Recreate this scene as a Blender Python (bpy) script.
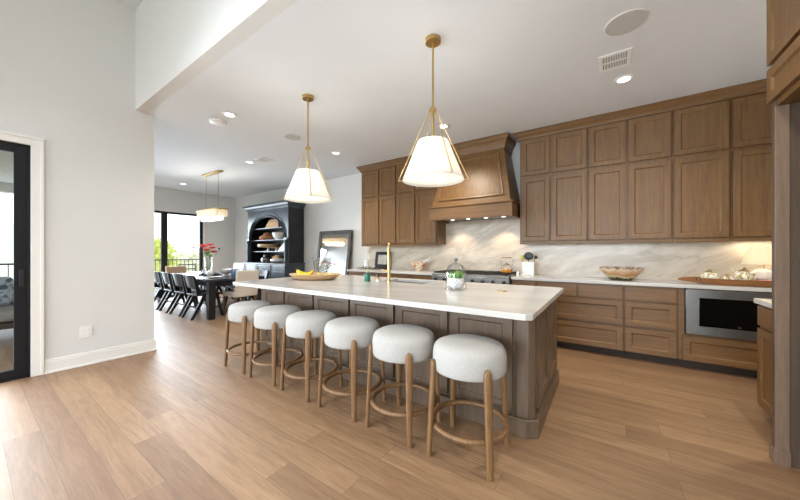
import bpy, math, random
from mathutils import Vector, Matrix
random.seed(7)
D = bpy.data
for o in list(D.objects): D.objects.remove(o)
S = bpy.context.scene
COL = S.collection
PI = math.pi
R = math.radians

# ------------------------------------------------------------------ camera, sky, daylight, exposure
cam_data = D.cameras.new('camera'); cam = D.objects.new('camera', cam_data); COL.objects.link(cam)
cam.location = (0, 0, 1.28); cam.rotation_euler = (R(90), 0, R(34.5))
cam_data.sensor_width = 36; cam_data.lens = 13.5; cam_data.shift_y = 0.0025; cam_data.clip_start = 0.05; cam_data.clip_end = 600
S.camera = cam
S.view_settings.view_transform = 'Standard'; S.view_settings.look = 'None'
S.view_settings.exposure = 0.58; S.view_settings.gamma = 1.0; S.view_settings.use_curve_mapping = False

world = D.worlds.new('sky'); S.world = world; world.use_nodes = True
wn = world.node_tree.nodes; wl = world.node_tree.links
for n in list(wn): wn.remove(n)
w_out = wn.new('ShaderNodeOutputWorld'); w_bg = wn.new('ShaderNodeBackground'); w_ramp = wn.new('ShaderNodeValToRGB')
w_tc = wn.new('ShaderNodeTexCoord'); w_sep = wn.new('ShaderNodeSeparateXYZ')
wl.new(w_tc.outputs['Generated'], w_sep.inputs[0]); wl.new(w_sep.outputs['Z'], w_ramp.inputs[0])
w_ramp.color_ramp.elements[0].position = 0.0; w_ramp.color_ramp.elements[0].color = (0.90, 0.94, 0.98, 1)
w_ramp.color_ramp.elements[1].position = 0.7; w_ramp.color_ramp.elements[1].color = (0.55, 0.74, 1.0, 1)
w_bg.inputs['Strength'].default_value = 2.0
wl.new(w_ramp.outputs[0], w_bg.inputs['Color']); wl.new(w_bg.outputs[0], w_out.inputs['Surface'])

def area(name, loc, rot, sx, sy, power, color=(1, 1, 1), spread=180):
    l = D.lights.new(name, 'AREA'); l.shape = 'RECTANGLE'; l.size = sx; l.size_y = sy
    l.energy = power; l.color = color; l.spread = R(spread)
    o = D.objects.new(name, l); COL.objects.link(o); o.location = loc; o.rotation_euler = rot
    return o
area('added_rear_daylight', (-1.2, -8.45, 2.2), (R(64), 0, 0), 5.4, 2.6, 175, (0.80, 0.90, 1.0), 96)  # fill lamp added at the unseen rear windows
area('daylight_dining_window', (-9.95, 2.75, 1.25), (R(72), 0, R(-90)), 2.6, 2.2, 125, (0.80, 0.90, 1.0), 120)
area('daylight_patio_door', (-4.80, -2.1, 1.2), (R(76), 0, R(-90)), 4.6, 2.2, 195, (0.80, 0.90, 1.0), 150)
def point(name, loc, power, color, radius=0.04):
    l = D.lights.new(name, 'POINT'); l.energy = power; l.color = color; l.shadow_soft_size = radius
    o = D.objects.new(name, l); COL.objects.link(o); o.location = loc
    return o
def spot(name, loc, power, color, angle=110, blend=0.7, radius=0.05):
    l = D.lights.new(name, 'SPOT'); l.energy = power; l.color = color; l.spot_size = R(angle); l.spot_blend = blend; l.shadow_soft_size = radius
    o = D.objects.new(name, l); COL.objects.link(o); o.location = loc
    return o
WARM = (1.0, 0.91, 0.77)

# ------------------------------------------------------------------ materials
def srgb(r, g, b):
    f = lambda c: (c/255/12.92) if c/255 <= 0.04045 else ((c/255+0.055)/1.055)**2.4
    return (f(r), f(g), f(b), 1)
class NT:
    def __init__(self, name):
        self.m = D.materials.new(name); self.m.use_nodes = True
        self.n = self.m.node_tree.nodes; self.l = self.m.node_tree.links
        self.b = self.n['Principled BSDF']; self.out = self.n['Material Output']
    def new(self, t, **k):
        n = self.n.new(t)
        for a, v in k.items(): setattr(n, a, v)
        return n
    def link(self, a, b): self.l.new(a, b)
    def val(self, x, inp):
        if hasattr(x, 'is_output'): self.l.new(x, inp)
        else: inp.default_value = x
    def math(self, op, a, b=0.0, c=None):
        n = self.new('ShaderNodeMath', operation=op)
        self.val(a, n.inputs[0]); self.val(b, n.inputs[1])
        if c is not None: self.val(c, n.inputs[2])
        return n.outputs[0]
    def mix(self, f, a, b, mode='MIX'):
        n = self.new('ShaderNodeMix', data_type='RGBA', blend_type=mode)
        self.val(f, n.inputs[0]); self.val(a, n.inputs[6]); self.val(b, n.inputs[7])
        return n.outputs[2]
    def coord(self, scale=(1, 1, 1), world=False, rot=(0, 0, 0)):
        mp = self.new('ShaderNodeMapping'); mp.inputs['Scale'].default_value = scale; mp.inputs['Rotation'].default_value = rot
        src = self.new('ShaderNodeNewGeometry').outputs['Position'] if world else self.new('ShaderNodeTexCoord').outputs['Object']
        self.link(src, mp.inputs[0]); return mp.outputs[0]
    def noise(self, vec, scale, detail=4, rough=0.55, dist=0.0):
        n = self.new('ShaderNodeTexNoise'); n.inputs['Scale'].default_value = scale; n.inputs['Detail'].default_value = detail
        n.inputs['Roughness'].default_value = rough; n.inputs['Distortion'].default_value = dist
        if vec is not None: self.link(vec, n.inputs['Vector'])
        return n.outputs['Fac']
    def ramp(self, f, stops):
        n = self.new('ShaderNodeValToRGB'); e = n.color_ramp.elements
        while len(e) < len(stops): e.new(0.5)
        for i, (p, c) in enumerate(stops): e[i].position = p; e[i].color = c
        self.link(f, n.inputs[0]); return n.outputs[0]
    def bump(self, h, strength=0.2, dist=0.01):
        n = self.new('ShaderNodeBump'); n.inputs['Strength'].default_value = strength; n.inputs['Distance'].default_value = dist
        self.link(h, n.inputs['Height']); self.link(n.outputs[0], self.b.inputs['Normal'])
def plain(name, col, rough=0.5, metal=0.0, var=0.04, spec=0.5, scale=12, **k):
    t = NT(name); c = srgb(*col)
    nz = t.noise(t.coord(), scale, 3)
    d = tuple(max(0, x*(1-2*var)) for x in c[:3])+(1,); l = tuple(min(1, x*(1+2*var)) for x in c[:3])+(1,)
    t.link(t.ramp(nz, [(0.3, d), (0.7, l)]), t.b.inputs['Base Color'])
    t.b.inputs['Roughness'].default_value = rough; t.b.inputs['Metallic'].default_value = metal
    t.b.inputs['Specular IOR Level'].default_value = spec
    for a, v in k.items(): t.b.inputs[a].default_value = v
    return t.m
def wood(name, dark, mid, light, axis='Z', rough=0.42, scale=1.0, world=True):
    t = NT(name)
    s = {'X': (0.9, 14, 14), 'Y': (14, 0.9, 14), 'Z': (14, 14, 0.9)}[axis]
    v = t.coord(tuple(a*scale for a in s), world)
    n1 = t.noise(v, 2.2, 6, 0.62, 0.9); n2 = t.noise(v, 11, 3, 0.5)
    f = t.math('ADD', t.math('MULTIPLY', n1, 0.75), t.math('MULTIPLY', n2, 0.25))
    base = t.ramp(f, [(0.30, srgb(*dark)), (0.50, srgb(*mid)), (0.70, srgb(*light))])
    t.link(base, t.b.inputs['Base Color']); t.b.inputs['Roughness'].default_value = rough; t.b.inputs['Specular IOR Level'].default_value = 0.5
    t.bump(n2, 0.06, 0.004)
    return t.m
def emit(name, col, strength):
    t = NT(name); t.b.inputs['Base Color'].default_value = col+(1,) if len(col) == 3 else col
    t.b.inputs['Emission Color'].default_value = col+(1,) if len(col) == 3 else col
    t.b.inputs['Emission Strength'].default_value = strength
    return t.m
def thin_glass(name, tint=(0.97, 0.985, 0.98), refl=0.08, rough=0.0, graze=0.35):
    t = NT(name); tr = t.new('ShaderNodeBsdfTransparent'); tr.inputs[0].default_value = tint+(1,)
    gl = t.new('ShaderNodeBsdfGlossy'); gl.inputs['Roughness'].default_value = rough
    lw = t.new('ShaderNodeLayerWeight'); lw.inputs['Blend'].default_value = 0.25
    f = t.math('ADD', t.math('MULTIPLY', lw.outputs['Fresnel'], graze), refl*0.3)
    mx = t.new('ShaderNodeMixShader'); t.link(f, mx.inputs[0]); t.link(tr.outputs[0], mx.inputs[1]); t.link(gl.outputs[0], mx.inputs[2])
    t.link(mx.outputs[0], t.out.inputs['Surface']); return t.m
def stone(name, base, vein, mottle, angle, stretch=(2.6, 1.0, 0.7), scale=1.3, rough=0.25, amount=0.5):
    """soft mottled stone with thin veins drawn out along one slanting direction"""
    t = NT(name)
    mp = t.new('ShaderNodeMapping', vector_type='TEXTURE'); mp.inputs['Rotation'].default_value = angle; mp.inputs['Scale'].default_value = stretch
    t.link(t.new('ShaderNodeNewGeometry').outputs['Position'], mp.inputs[0]); v = mp.outputs[0]
    n = t.noise(v, scale, 7, 0.62, 0.8); n2 = t.noise(v, scale*0.8, 5, 0.55, 1.4); n3 = t.noise(v, scale*3.1, 5, 0.6, 0.6)
    c1 = t.ramp(t.math('ADD', t.math('MULTIPLY', n, 0.65), t.math('MULTIPLY', n3, 0.35)), [(0.36, srgb(*mottle)), (0.58, srgb(*base))])
    ridge = t.math('ABSOLUTE', t.math('SUBTRACT', n2, 0.5))
    mask = t.ramp(ridge, [(0.0, (amount,)*3+(1,)), (0.035, (amount*0.35,)*3+(1,)), (0.10, (0, 0, 0, 1))])
    t.link(t.mix(mask, c1, srgb(*vein)), t.b.inputs['Base Color'])
    t.b.inputs['Roughness'].default_value = rough
    return t.m

def floor_mat():
    t = NT('oak_planks'); W, L = 0.163, 1.75
    g = t.new('ShaderNodeNewGeometry'); sp = t.new('ShaderNodeSeparateXYZ'); t.link(g.outputs['Position'], sp.inputs[0])
    yy = t.math('DIVIDE', t.math('ADD', sp.outputs['Y'], 20*W-0.312), W)
    row = t.math('FLOOR', yy); fy = t.math('FRACT', yy)
    wn1 = t.new('ShaderNodeTexWhiteNoise', noise_dimensions='1D'); t.link(row, wn1.inputs['W'])
    xx = t.math('ADD', t.math('DIVIDE', t.math('ADD', sp.outputs['X'], 40.0), L), t.math('MULTIPLY', wn1.outputs['Value'], 7.3))
    colm = t.math('FLOOR', xx); fx = t.math('FRACT', xx)
    cb = t.new('ShaderNodeCombineXYZ'); t.link(row, cb.inputs[0]); t.link(colm, cb.inputs[1])
    wn2 = t.new('ShaderNodeTexWhiteNoise', noise_dimensions='2D'); t.link(cb.outputs[0], wn2.inputs['Vector'])
    rnd = wn2.outputs['Value']
    # grain, shifted per plank
    cv = t.new('ShaderNodeCombineXYZ')
    t.link(t.math('ADD', t.math('MULTIPLY', sp.outputs['X'], 1.0), t.math('MULTIPLY', rnd, 31.0)), cv.inputs[0])
    t.link(t.math('MULTIPLY', sp.outputs['Y'], 13.0), cv.inputs[1]); t.link(t.math('MULTIPLY', rnd, 17.0), cv.inputs[2])
    n1 = t.noise(cv.outputs[0], 1.6, 6, 0.62, 1.1); n2 = t.noise(cv.outputs[0], 9.0, 3, 0.6)
    f = t.math('ADD', t.math('MULTIPLY', n1, 0.7), t.math('MULTIPLY', n2, 0.3))
    grain = t.ramp(f, [(0.30, srgb(122, 91, 63)), (0.5, srgb(148, 115, 83)), (0.70, srgb(166, 133, 100))])
    tone = t.ramp(rnd, [(0.0, srgb(218, 210, 204)), (0.5, srgb(240, 237, 234)), (1.0, (1, 1, 1, 1))])
    c = t.mix(1.0, grain, tone, 'MULTIPLY')
    ey = t.math('MINIMUM', fy, t.math('SUBTRACT', 1.0, fy)); ex = t.math('MINIMUM', fx, t.math('SUBTRACT', 1.0, fx))
    gy = t.math('LESS_THAN', ey, 0.012); gx = t.math('LESS_THAN', ex, 0.0012)
    gap = t.math('MAXIMUM', gy, gx)
    c2 = t.mix(t.math('MULTIPLY', gap, 0.55), c, srgb(88, 62, 42))
    t.link(c2, t.b.inputs['Base Color'])
    t.b.inputs['Roughness'].default_value = 0.5; t.b.inputs['Specular IOR Level'].default_value = 0.95
    t.bump(t.math('SUBTRACT', t.math('MULTIPLY', n2, 0.35), gap), 0.12, 0.004)
    return t.m

M = {}
M['floor'] = floor_mat()
M['wall'] = plain('wall_paint', (222, 222, 219), 0.85, var=0.006, scale=3)
M['ceil'] = plain('ceiling_paint', (228, 231, 233), 0.9, var=0.005, scale=3)
M['trim'] = plain('white_trim_paint', (236, 234, 229), 0.45, var=0.006)
M['cab'] = wood('stained_maple', (94, 65, 34), (115, 82, 45), (131, 96, 55))
M['cabh'] = wood('stained_maple_horizontal', (94, 65, 34), (115, 82, 45), (131, 96, 55), 'X')
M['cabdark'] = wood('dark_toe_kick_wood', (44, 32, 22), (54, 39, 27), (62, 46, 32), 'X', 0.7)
M['island'] = wood('stained_island_wood', (82, 66, 52), (100, 82, 66), (114, 95, 77), 'Z', 0.36)
M['panel'] = wood('lit_tall_panel', (104, 84, 68), (120, 98, 80), (134, 110, 90))
M['shadepanel'] = wood('shaded_tall_panel', (72, 58, 47), (86, 70, 57), (98, 80, 66))  # same wood as the lit stile, darkened to hold the bay's shade
M['quartz'] = stone('white_quartzite', (206, 203, 199), (172, 166, 158), (192, 188, 182), (0, 0, R(14)), (2.8, 0.8, 1.0), 1.1, 0.2, 0.4)
M['splash'] = stone('veined_backsplash', (228, 216, 199), (174, 158, 138), (202, 186, 165), (0, R(-18), 0), (1.9, 1.0, 0.7), 2.0, 0.25, 0.5)
M['brass'] = plain('brushed_brass', (200, 170, 112), 0.3, 1.0, 0.03)
M['gold'] = plain('pale_gold', (208, 182, 132), 0.35, 1.0, 0.02)
M['steel'] = plain('brushed_steel', (140, 137, 133), 0.36, 1.0, 0.03)
M['chrome'] = plain('bright_metal', (215, 215, 215), 0.15, 1.0, 0.01)
M['black'] = plain('black_metal', (26, 26, 29), 0.4, 0.0, 0.05)
M['blackglass'] = plain('black_glass', (8, 8, 9), 0.06, 0.0, 0.02)
M['iron'] = plain('cast_iron', (38, 36, 35), 0.6, 0.0, 0.08)
M['frame'] = plain('dark_window_frame', (20, 21, 25), 0.5, spec=0.3)
M['glass'] = thin_glass('window_glass', (0.98, 0.99, 0.99), 0.04, 0.0, 0.12)
M['clear'] = thin_glass('clear_glass', (0.985, 0.99, 0.988), 0.06)
M['stool_fabric'] = plain('cream_boucle', (174, 171, 166), 0.95, var=0.03, scale=90, spec=0.1)
M['stool_wood'] = wood('light_oak_legs', (94, 66, 38), (118, 86, 53), (140, 106, 69), 'Z', 0.45, 1.5, False)
M['shade'] = None
M['hutch_sheen'] = plain('sheen_hutch_paint', (70, 79, 88), 0.30, var=0.12, scale=4)  # black hutch paint, lightened blue-grey with the window's sheen in the colour
M['hutch_dark'] = plain('black_hutch_paint', (40, 40, 42), 0.4, var=0.12, scale=4)
M['hutch_inside'] = plain('black_hutch_inside', (30, 30, 32), 0.6)
M['table_top'] = plain('dark_table_top', (58, 64, 74), 0.16, var=0.08, scale=3)
M['chair_black'] = plain('black_chair_wood', (26, 28, 34), 0.5, var=0.1)
M['cream'] = plain('cream_upholstery', (236, 230, 218), 0.9, var=0.02, scale=60)
M['tan'] = plain('tan_upholstery', (186, 158, 128), 0.9, var=0.04, scale=60)
M['white_cer'] = plain('white_ceramic', (236, 234, 230), 0.25, var=0.01)
M['plastic'] = plain('white_plastic', (238, 237, 234), 0.4, var=0.005)
M['speaker'] = plain('speaker_grille', (196, 194, 190), 0.8, var=0.05, scale=200)
M['terracotta'] = plain('brown_basket', (168, 116, 78), 0.8, var=0.15, scale=40)
M['tanwood'] = wood('pale_carved_wood', (176, 138, 96), (204, 168, 124), (222, 190, 148), 'X', 0.5, 1.5, False)
M['boat'] = wood('honey_wood', (116, 72, 36), (146, 96, 52), (168, 116, 68), 'X', 0.35, 1.2, False)
M['banana'] = plain('banana_skin', (240, 206, 52), 0.5, var=0.05, scale=20)
M['banana_tip'] = plain('banana_stem', (150, 130, 60), 0.6)
M['lime'] = plain('pale_green_fruit', (214, 210, 120), 0.5, var=0.05)
M['teal'] = plain('teal_glass', (28, 110, 92), 0.15, var=0.05)
M['green'] = plain('leaf_green', (122, 164, 84), 0.6, var=0.2, scale=30)
M['red'] = plain('red_petals', (226, 52, 58), 0.6, var=0.12, scale=30)
M['amber'] = plain('amber_tea', (226, 150, 60), 0.1, var=0.1, scale=30)
M['pink'] = plain('pink_cloth', (222, 160, 160), 0.85, var=0.06)
M['blue'] = plain('blue_cloth', (96, 130, 168), 0.85, var=0.15, scale=30)
M['cutglass'] = thin_glass('cut_glass', (0.86, 0.88, 0.88), 0.5, 0.05)
M['mirror'] = plain('mirror_silver', (235, 235, 235), 0.01, 1.0, 0.0)
M['mframe'] = wood('dark_mirror_frame', (44, 38, 34), (60, 52, 46), (74, 64, 56))
M['art'] = plain('pale_print', (206, 198, 186), 0.7, var=0.08, scale=10)
M['concrete'] = plain('patio_concrete', (196, 198, 200), 0.8, var=0.05, scale=2)
M['stucco'] = plain('pale_stucco', (206, 202, 196), 0.9)
M['outfabric'] = plain('grey_outdoor_cushion', (150, 146, 140), 0.9, var=0.06, scale=40)
M['lit'] = emit('lit_lens', (1.0, 0.95, 0.86), 2.0)
M['bulb'] = emit('warm_bulb', (1.0, 0.86, 0.66), 6.0)

def shade_mat(name, col, trans, glow=0.0):
    t = NT(name); d = t.new('ShaderNodeBsdfDiffuse'); d.inputs[0].default_value = srgb(*col)
    x = t.new('ShaderNodeBsdfTranslucent'); x.inputs[0].default_value = srgb(*col)
    nz = t.noise(t.coord((1, 1, 0.2)), 120, 2)
    c = t.mix(t.math('MULTIPLY', nz, 0.08), srgb(*col), srgb(col[0]-30, col[1]-30, col[2]-30))
    t.link(c, d.inputs[0]); t.link(c, x.inputs[0])
    mx = t.new('ShaderNodeMixShader'); mx.inputs[0].default_value = trans
    t.link(d.outputs[0], mx.inputs[1]); t.link(x.outputs[0], mx.inputs[2])
    t.link(mx.outputs[0], t.out.inputs['Surface']); return t.m
M['shade'] = shade_mat('white_linen_shade', (248, 246, 240), 0.5)
M['diffuser'] = shade_mat('white_diffuser', (250, 249, 245), 0.6)
M['lampshade'] = shade_mat('ivory_lampshade', (246, 240, 222), 0.5)
def crystal():
    t = NT('crystal'); t.b.inputs['Base Color'].default_value = (1, 0.97, 0.9, 1)
    t.b.inputs['Roughness'].default_value = 0.08; t.b.inputs['IOR'].default_value = 1.5
    tr = t.new('ShaderNodeBsdfTranslucent'); tr.inputs[0].default_value = (1, 0.96, 0.88, 1)
    mx = t.new('ShaderNodeMixShader'); mx.inputs[0].default_value = 0.55
    t.link(t.b.outputs[0], mx.inputs[1]); t.link(tr.outputs[0], mx.inputs[2]); t.link(mx.outputs[0], t.out.inputs['Surface'])
    return t.m
M['crystal'] = crystal()
def bowl_mat():
    t = NT('drip_glaze'); g = t.new('ShaderNodeTexCoord'); sp = t.new('ShaderNodeSeparateXYZ'); t.link(g.outputs['Object'], sp.inputs[0])
    nz = t.noise(t.coord((6, 6, 2)), 3, 4)
    h = t.math('ADD', sp.outputs['Z'], t.math('MULTIPLY', t.math('SUBTRACT', nz, 0.5), 0.10))
    t.link(t.ramp(t.math('MULTIPLY', h, 6.0), [(0.14, srgb(74, 66, 40)), (0.28, srgb(206, 196, 160)), (0.45, srgb(186, 132, 82)), (0.72, srgb(214, 180, 144)), (0.86, srgb(226, 205, 180)), (0.95, srgb(120, 98, 84))]), t.b.inputs['Base Color'])
    t.b.inputs['Roughness'].default_value = 0.2; return t.m
M['glaze'] = bowl_mat()
def pattern_mat(name, a, b, c, scale=18):
    t = NT(name); nz = t.noise(t.coord(), scale, 2, 0.5, 0.8)
    t.link(t.ramp(nz, [(0.42, srgb(*a)), (0.50, srgb(*b)), (0.62, srgb(*b)), (0.68, srgb(*c))]), t.b.inputs['Base Color'])
    t.b.inputs['Roughness'].default_value = 0.2; return t.m
M['china'] = pattern_mat('floral_china', (186, 160, 90), (240, 236, 226), (110, 84, 66), 24)
M['fruitbowl'] = pattern_mat('painted_bowl', (206, 110, 60), (236, 226, 206), (212, 176, 70), 22)
M['pebble'] = pattern_mat('grey_white_pot', (196, 194, 190), (240, 239, 236), (206, 204, 200), 40)
M['outcushion'] = pattern_mat('blue_grey_cushion', (60, 72, 92), (172, 180, 190), (90, 100, 118), 9)
def hill_mat():
    t = NT('hazy_grass'); v = t.coord((1, 1, 1), True); nz = t.noise(v, 0.25, 6, 0.65)  # grass tones paled, distance haze painted into the ramp
    t.link(t.ramp(nz, [(0.3, srgb(196, 196, 150)), (0.5, srgb(220, 214, 172)), (0.7, srgb(234, 228, 200))]), t.b.inputs['Base Color'])
    t.b.inputs['Roughness'].default_value = 1.0; return t.m
M['hill'] = hill_mat()
M['rail_washed'] = plain('washed_out_railing', (96, 96, 96), 0.5)  # black railing paled to grey, daylight wash-out put into the colour
M['bush'] = plain('yellow_green_leaves', (222, 222, 120), 0.8, var=0.12, scale=3)
M['bush_washed'] = plain('washed_out_leaves', (240, 232, 204), 0.9, var=0.04, scale=3)  # leaf colour bleached to carry the outdoor overexposure

# ------------------------------------------------------------------ mesh building
class MB:
    def __init__(self): self.v = []; self.f = []
    def add(self, vs, fs, mat=None):
        o = len(self.v)
        for p in vs:
            p = Vector(p); self.v.append(mat @ p if mat else p)
        for q in fs: self.f.append(tuple(i+o for i in q))
        return self
    def box(self, x0, x1, y0, y1, z0, z1, mat=None):
        return self.add([(x0,y0,z0),(x1,y0,z0),(x1,y1,z0),(x0,y1,z0),(x0,y0,z1),(x1,y0,z1),(x1,y1,z1),(x0,y1,z1)],
                        [(3,2,1,0),(4,5,6,7),(0,1,5,4),(1,2,6,5),(2,3,7,6),(3,0,4,7)], mat)
    def prism(self, poly, z0, z1, mat=None):
        n = len(poly)
        return self.add([(x,y,z0) for x,y in poly]+[(x,y,z1) for x,y in poly],
                        [tuple(range(n-1,-1,-1)), tuple(range(n,2*n))]+[(i,(i+1)%n,(i+1)%n+n,i+n) for i in range(n)], mat)
    def lathe(self, prof, c=(0,0,0), n=32, mat=None, sx=1, sy=1):
        vs = []; fs = []
        for r, z in prof:
            for k in range(n):
                a = 2*PI*k/n; vs.append((c[0]+r*sx*math.cos(a), c[1]+r*sy*math.sin(a), c[2]+z))
        m = len(prof)
        for j in range(m-1):
            for k in range(n):
                k2 = (k+1) % n; fs.append((j*n+k, j*n+k2, (j+1)*n+k2, (j+1)*n+k))
        if prof[0][0] > 1e-4: fs.append(tuple(range(n-1,-1,-1)))
        if prof[-1][0] > 1e-4: fs.append(tuple(range((m-1)*n, m*n)))
        return self.add(vs, fs, mat)
    def open_lathe(self, prof, c=(0,0,0), n=32, mat=None):
        vs = []; fs = []; m = len(prof)
        for r, z in prof:
            for k in range(n):
                a = 2*PI*k/n; vs.append((c[0]+r*math.cos(a), c[1]+r*math.sin(a), c[2]+z))
        for j in range(m-1):
            for k in range(n):
                k2 = (k+1) % n; fs.append((j*n+k, j*n+k2, (j+1)*n+k2, (j+1)*n+k))
        return self.add(vs, fs, mat)
    def tube(self, pts, r, n=10, closed=False, mat=None, flat=1.0):
        pts = [Vector(p) for p in pts]; N = len(pts); rs = r if isinstance(r, (list, tuple)) else [r]*N
        vs = []; fs = []; up = None
        for i, p in enumerate(pts):
            if closed: d = pts[(i+1) % N]-pts[i-1]
            else: d = pts[min(i+1, N-1)]-pts[max(i-1, 0)]
            d.normalize()
            if up is None:
                up = Vector((0,0,1)) if abs(d.z) < 0.9 else Vector((1,0,0))
            a = d.cross(up).normalized(); b = a.cross(d).normalized(); up = b
            for k in range(n):
                t = 2*PI*k/n; vs.append(p+a*rs[i]*math.cos(t)+b*rs[i]*flat*math.sin(t))
        for i in range(N if closed else N-1):
            j = (i+1) % N
            for k in range(n):
                k2 = (k+1) % n; fs.append((i*n+k, i*n+k2, j*n+k2, j*n+k))
        if not closed: fs += [tuple(range(n-1,-1,-1)), tuple(range((N-1)*n, N*n))]
        return self.add(vs, fs, mat)
    def ball(self, c, r, n=16, s=(1,1,1), mat=None):
        vs = [(c[0], c[1], c[2]-r*s[2])]; fs = []; m = max(5, n//2)
        for j in range(1, m):
            b = -PI/2+PI*j/m
            for k in range(n):
                a = 2*PI*k/n
                vs.append((c[0]+r*s[0]*math.cos(b)*math.cos(a), c[1]+r*s[1]*math.cos(b)*math.sin(a), c[2]+r*s[2]*math.sin(b)))
        vs.append((c[0], c[1], c[2]+r*s[2])); L = len(vs)-1
        for k in range(n):
            k2 = (k+1) % n
            fs.append((0, 1+k2, 1+k)); fs.append((L, L-n+k, L-n+k2))
            for j in range(m-2):
                q = 1+j*n; fs.append((q+k, q+k2, q+n+k2, q+n+k))
        return self.add(vs, fs, mat)
    def beam(self, p0, p1, w, d, w1=None, d1=None):
        """tapered rectangular bar between two points; w across x, d across y"""
        w1 = w if w1 is None else w1; d1 = d if d1 is None else d1
        p0 = Vector(p0); p1 = Vector(p1); vs = []
        for p, a, b in ((p0, w/2, d/2), (p1, w1/2, d1/2)):
            vs += [(p.x-a,p.y-b,p.z),(p.x+a,p.y-b,p.z),(p.x+a,p.y+b,p.z),(p.x-a,p.y+b,p.z)]
        return self.add(vs, [(3,2,1,0),(4,5,6,7),(0,1,5,4),(1,2,6,5),(2,3,7,6),(3,0,4,7)])
    def build(self, name, mat, parent=None, bevel=0.0, smooth=None, seg=2, subsurf=0):
        me = D.meshes.new(name); me.from_pydata([tuple(p) for p in self.v], [], self.f); me.validate()
        me.materials.append(mat)
        import bmesh
        bm = bmesh.new(); bm.from_mesh(me); bmesh.ops.recalc_face_normals(bm, faces=bm.faces); bm.to_mesh(me); bm.free()
        if smooth is not None:
            me.polygons.foreach_set('use_smooth', [True]*len(me.polygons)); me.set_sharp_from_angle(angle=R(smooth))
        o = D.objects.new(name, me); COL.objects.link(o)
        if parent is not None: o.parent = parent
        if bevel > 0:
            b = o.modifiers.new('bevel', 'BEVEL'); b.width = bevel; b.segments = seg; b.limit_method = 'ANGLE'; b.angle_limit = R(40)
            if smooth is None:
                me.polygons.foreach_set('use_smooth', [True]*len(me.polygons)); me.set_sharp_from_angle(angle=R(35))
        if subsurf:
            s = o.modifiers.new('subdivision', 'SUBSURF'); s.levels = subsurf; s.render_levels = subsurf
        return o
def bx(name, mat, x0, x1, y0, y1, z0, z1, parent=None, bevel=0.003):
    return MB().box(x0,x1,y0,y1,z0,z1).build(name, mat, parent, bevel)
def tag(o, label, cat, group=None, kind=None):
    o['label'] = label; o['category'] = cat
    if group: o['group'] = group
    if kind: o['kind'] = kind
    return o
def thing(name, label, cat, loc=(0,0,0), rz=0, group=None):
    o = D.objects.new(name, None); COL.objects.link(o); o.location = loc; o.rotation_euler = (0,0,rz); o.empty_display_size = 0.1
    return tag(o, label, cat, group)
def struct(name, mb, mat, bevel=0.0, parent=None, smooth=None):
    o = mb.build(name, mat, parent, bevel, smooth)
    if parent is None: o['kind'] = 'structure'
    return o
def kids(o): return [c for c in D.objects if c.parent == o]
def dup(root, loc, rz=None, label=None, group=None):
    r = root.copy(); COL.objects.link(r); r.location = loc
    if rz is not None: r.rotation_euler = (0,0,rz)
    if label: r['label'] = label
    if group: r['group'] = group
    for ch in kids(root):
        c = ch.copy(); COL.objects.link(c); c.parent = r
        for g in kids(ch):
            d = g.copy(); COL.objects.link(d); d.parent = c
    return r
def plabel(o, s): o['label'] = s; return o

def shaker(x0, x1, z0, z1, yf, t=0.027, rail=0.058, rec=0.012, bev=0.010, mb=None, mat=None):
    """five-piece door front, facing -y with its face at y=yf"""
    mb = mb or MB()
    a, b, c, d = x0, x1, z0, z1; r = rail; q = r+bev
    vs = [(a,yf,c),(b,yf,c),(b,yf,d),(a,yf,d), (a+r,yf,c+r),(b-r,yf,c+r),(b-r,yf,d-r),(a+r,yf,d-r),
          (a+q,yf+rec,c+q),(b-q,yf+rec,c+q),(b-q,yf+rec,d-q),(a+q,yf+rec,d-q), (a,yf+t,c),(b,yf+t,c),(b,yf+t,d),(a,yf+t,d)]
    fs = []
    for i in range(4):
        j = (i+1) % 4
        fs += [(i,j,4+j,4+i), (4+i,4+j,8+j,8+i), (j,i,12+i,12+j)]
    fs += [(8,9,10,11), (15,14,13,12)]
    return mb.add(vs, fs, mat)

# ------------------------------------------------------------------ the room shell
XL, YB, XW, XR, ZC = -4.86, 5.08, -10.1, 1.66, 3.06
struct('floor', MB().box(XW-0.15, XR+0.15, -8.7, YB+0.15, -0.12, 0), M['floor'])
struct('ceiling', MB().box(XW-0.15, XR+0.15, 1.34, YB+0.15, ZC, ZC+0.15), M['ceil'])
struct('ceiling', MB().box(XL-0.15, XR+0.15, -8.7, 1.22, 4.3, 4.45), M['ceil'])
struct('wall_header', MB().box(XL, XR, 1.22, 1.34, ZC, 4.3), M['wall'])
struct('wall_back', MB().box(XW-0.15, XR+0.15, YB, YB+0.15, 0, ZC), M['wall'])
struct('wall_right', MB().box(XR, XR+0.15, -8.7, YB, 0, 4.3), M['wall'])
DY0, DY1, DZ = -4.62, 0.39, 2.372
struct('wall_left', MB().box(XL-0.15, XL, DY1, 1.41, 0, 4.3).box(XL-0.15, XL, -8.7, DY0, 0, 4.3).box(XL-0.15, XL, DY0, DY1, DZ, 4.3), M['wall'])
struct('wall_dining', MB().box(XW-0.15, XL-0.15, 1.26, 1.41, 0, ZC), M['wall'])
WY0, WY1, WZ = 1.75, 4.13, 2.41
struct('wall_window', MB().box(XW-0.15, XW, 1.41, WY0, 0, ZC).box(XW-0.15, XW, WY1, YB, 0, ZC).box(XW-0.15, XW, WY0, WY1, WZ, ZC), M['wall'])
RX0, RX1, RZ0, RZ1 = -4.4, 1.2, 0.25, 3.7
struct('wall_rear', MB().box(XL-0.15, RX0, -8.7, -8.55, 0, 4.3).box(RX1, XR+0.15, -8.7, -8.55, 0, 4.3).box(RX0, RX1, -8.7, -8.55, 0, RZ0).box(RX0, RX1, -8.7, -8.55, RZ1, 4.3), M['wall'])
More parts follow.
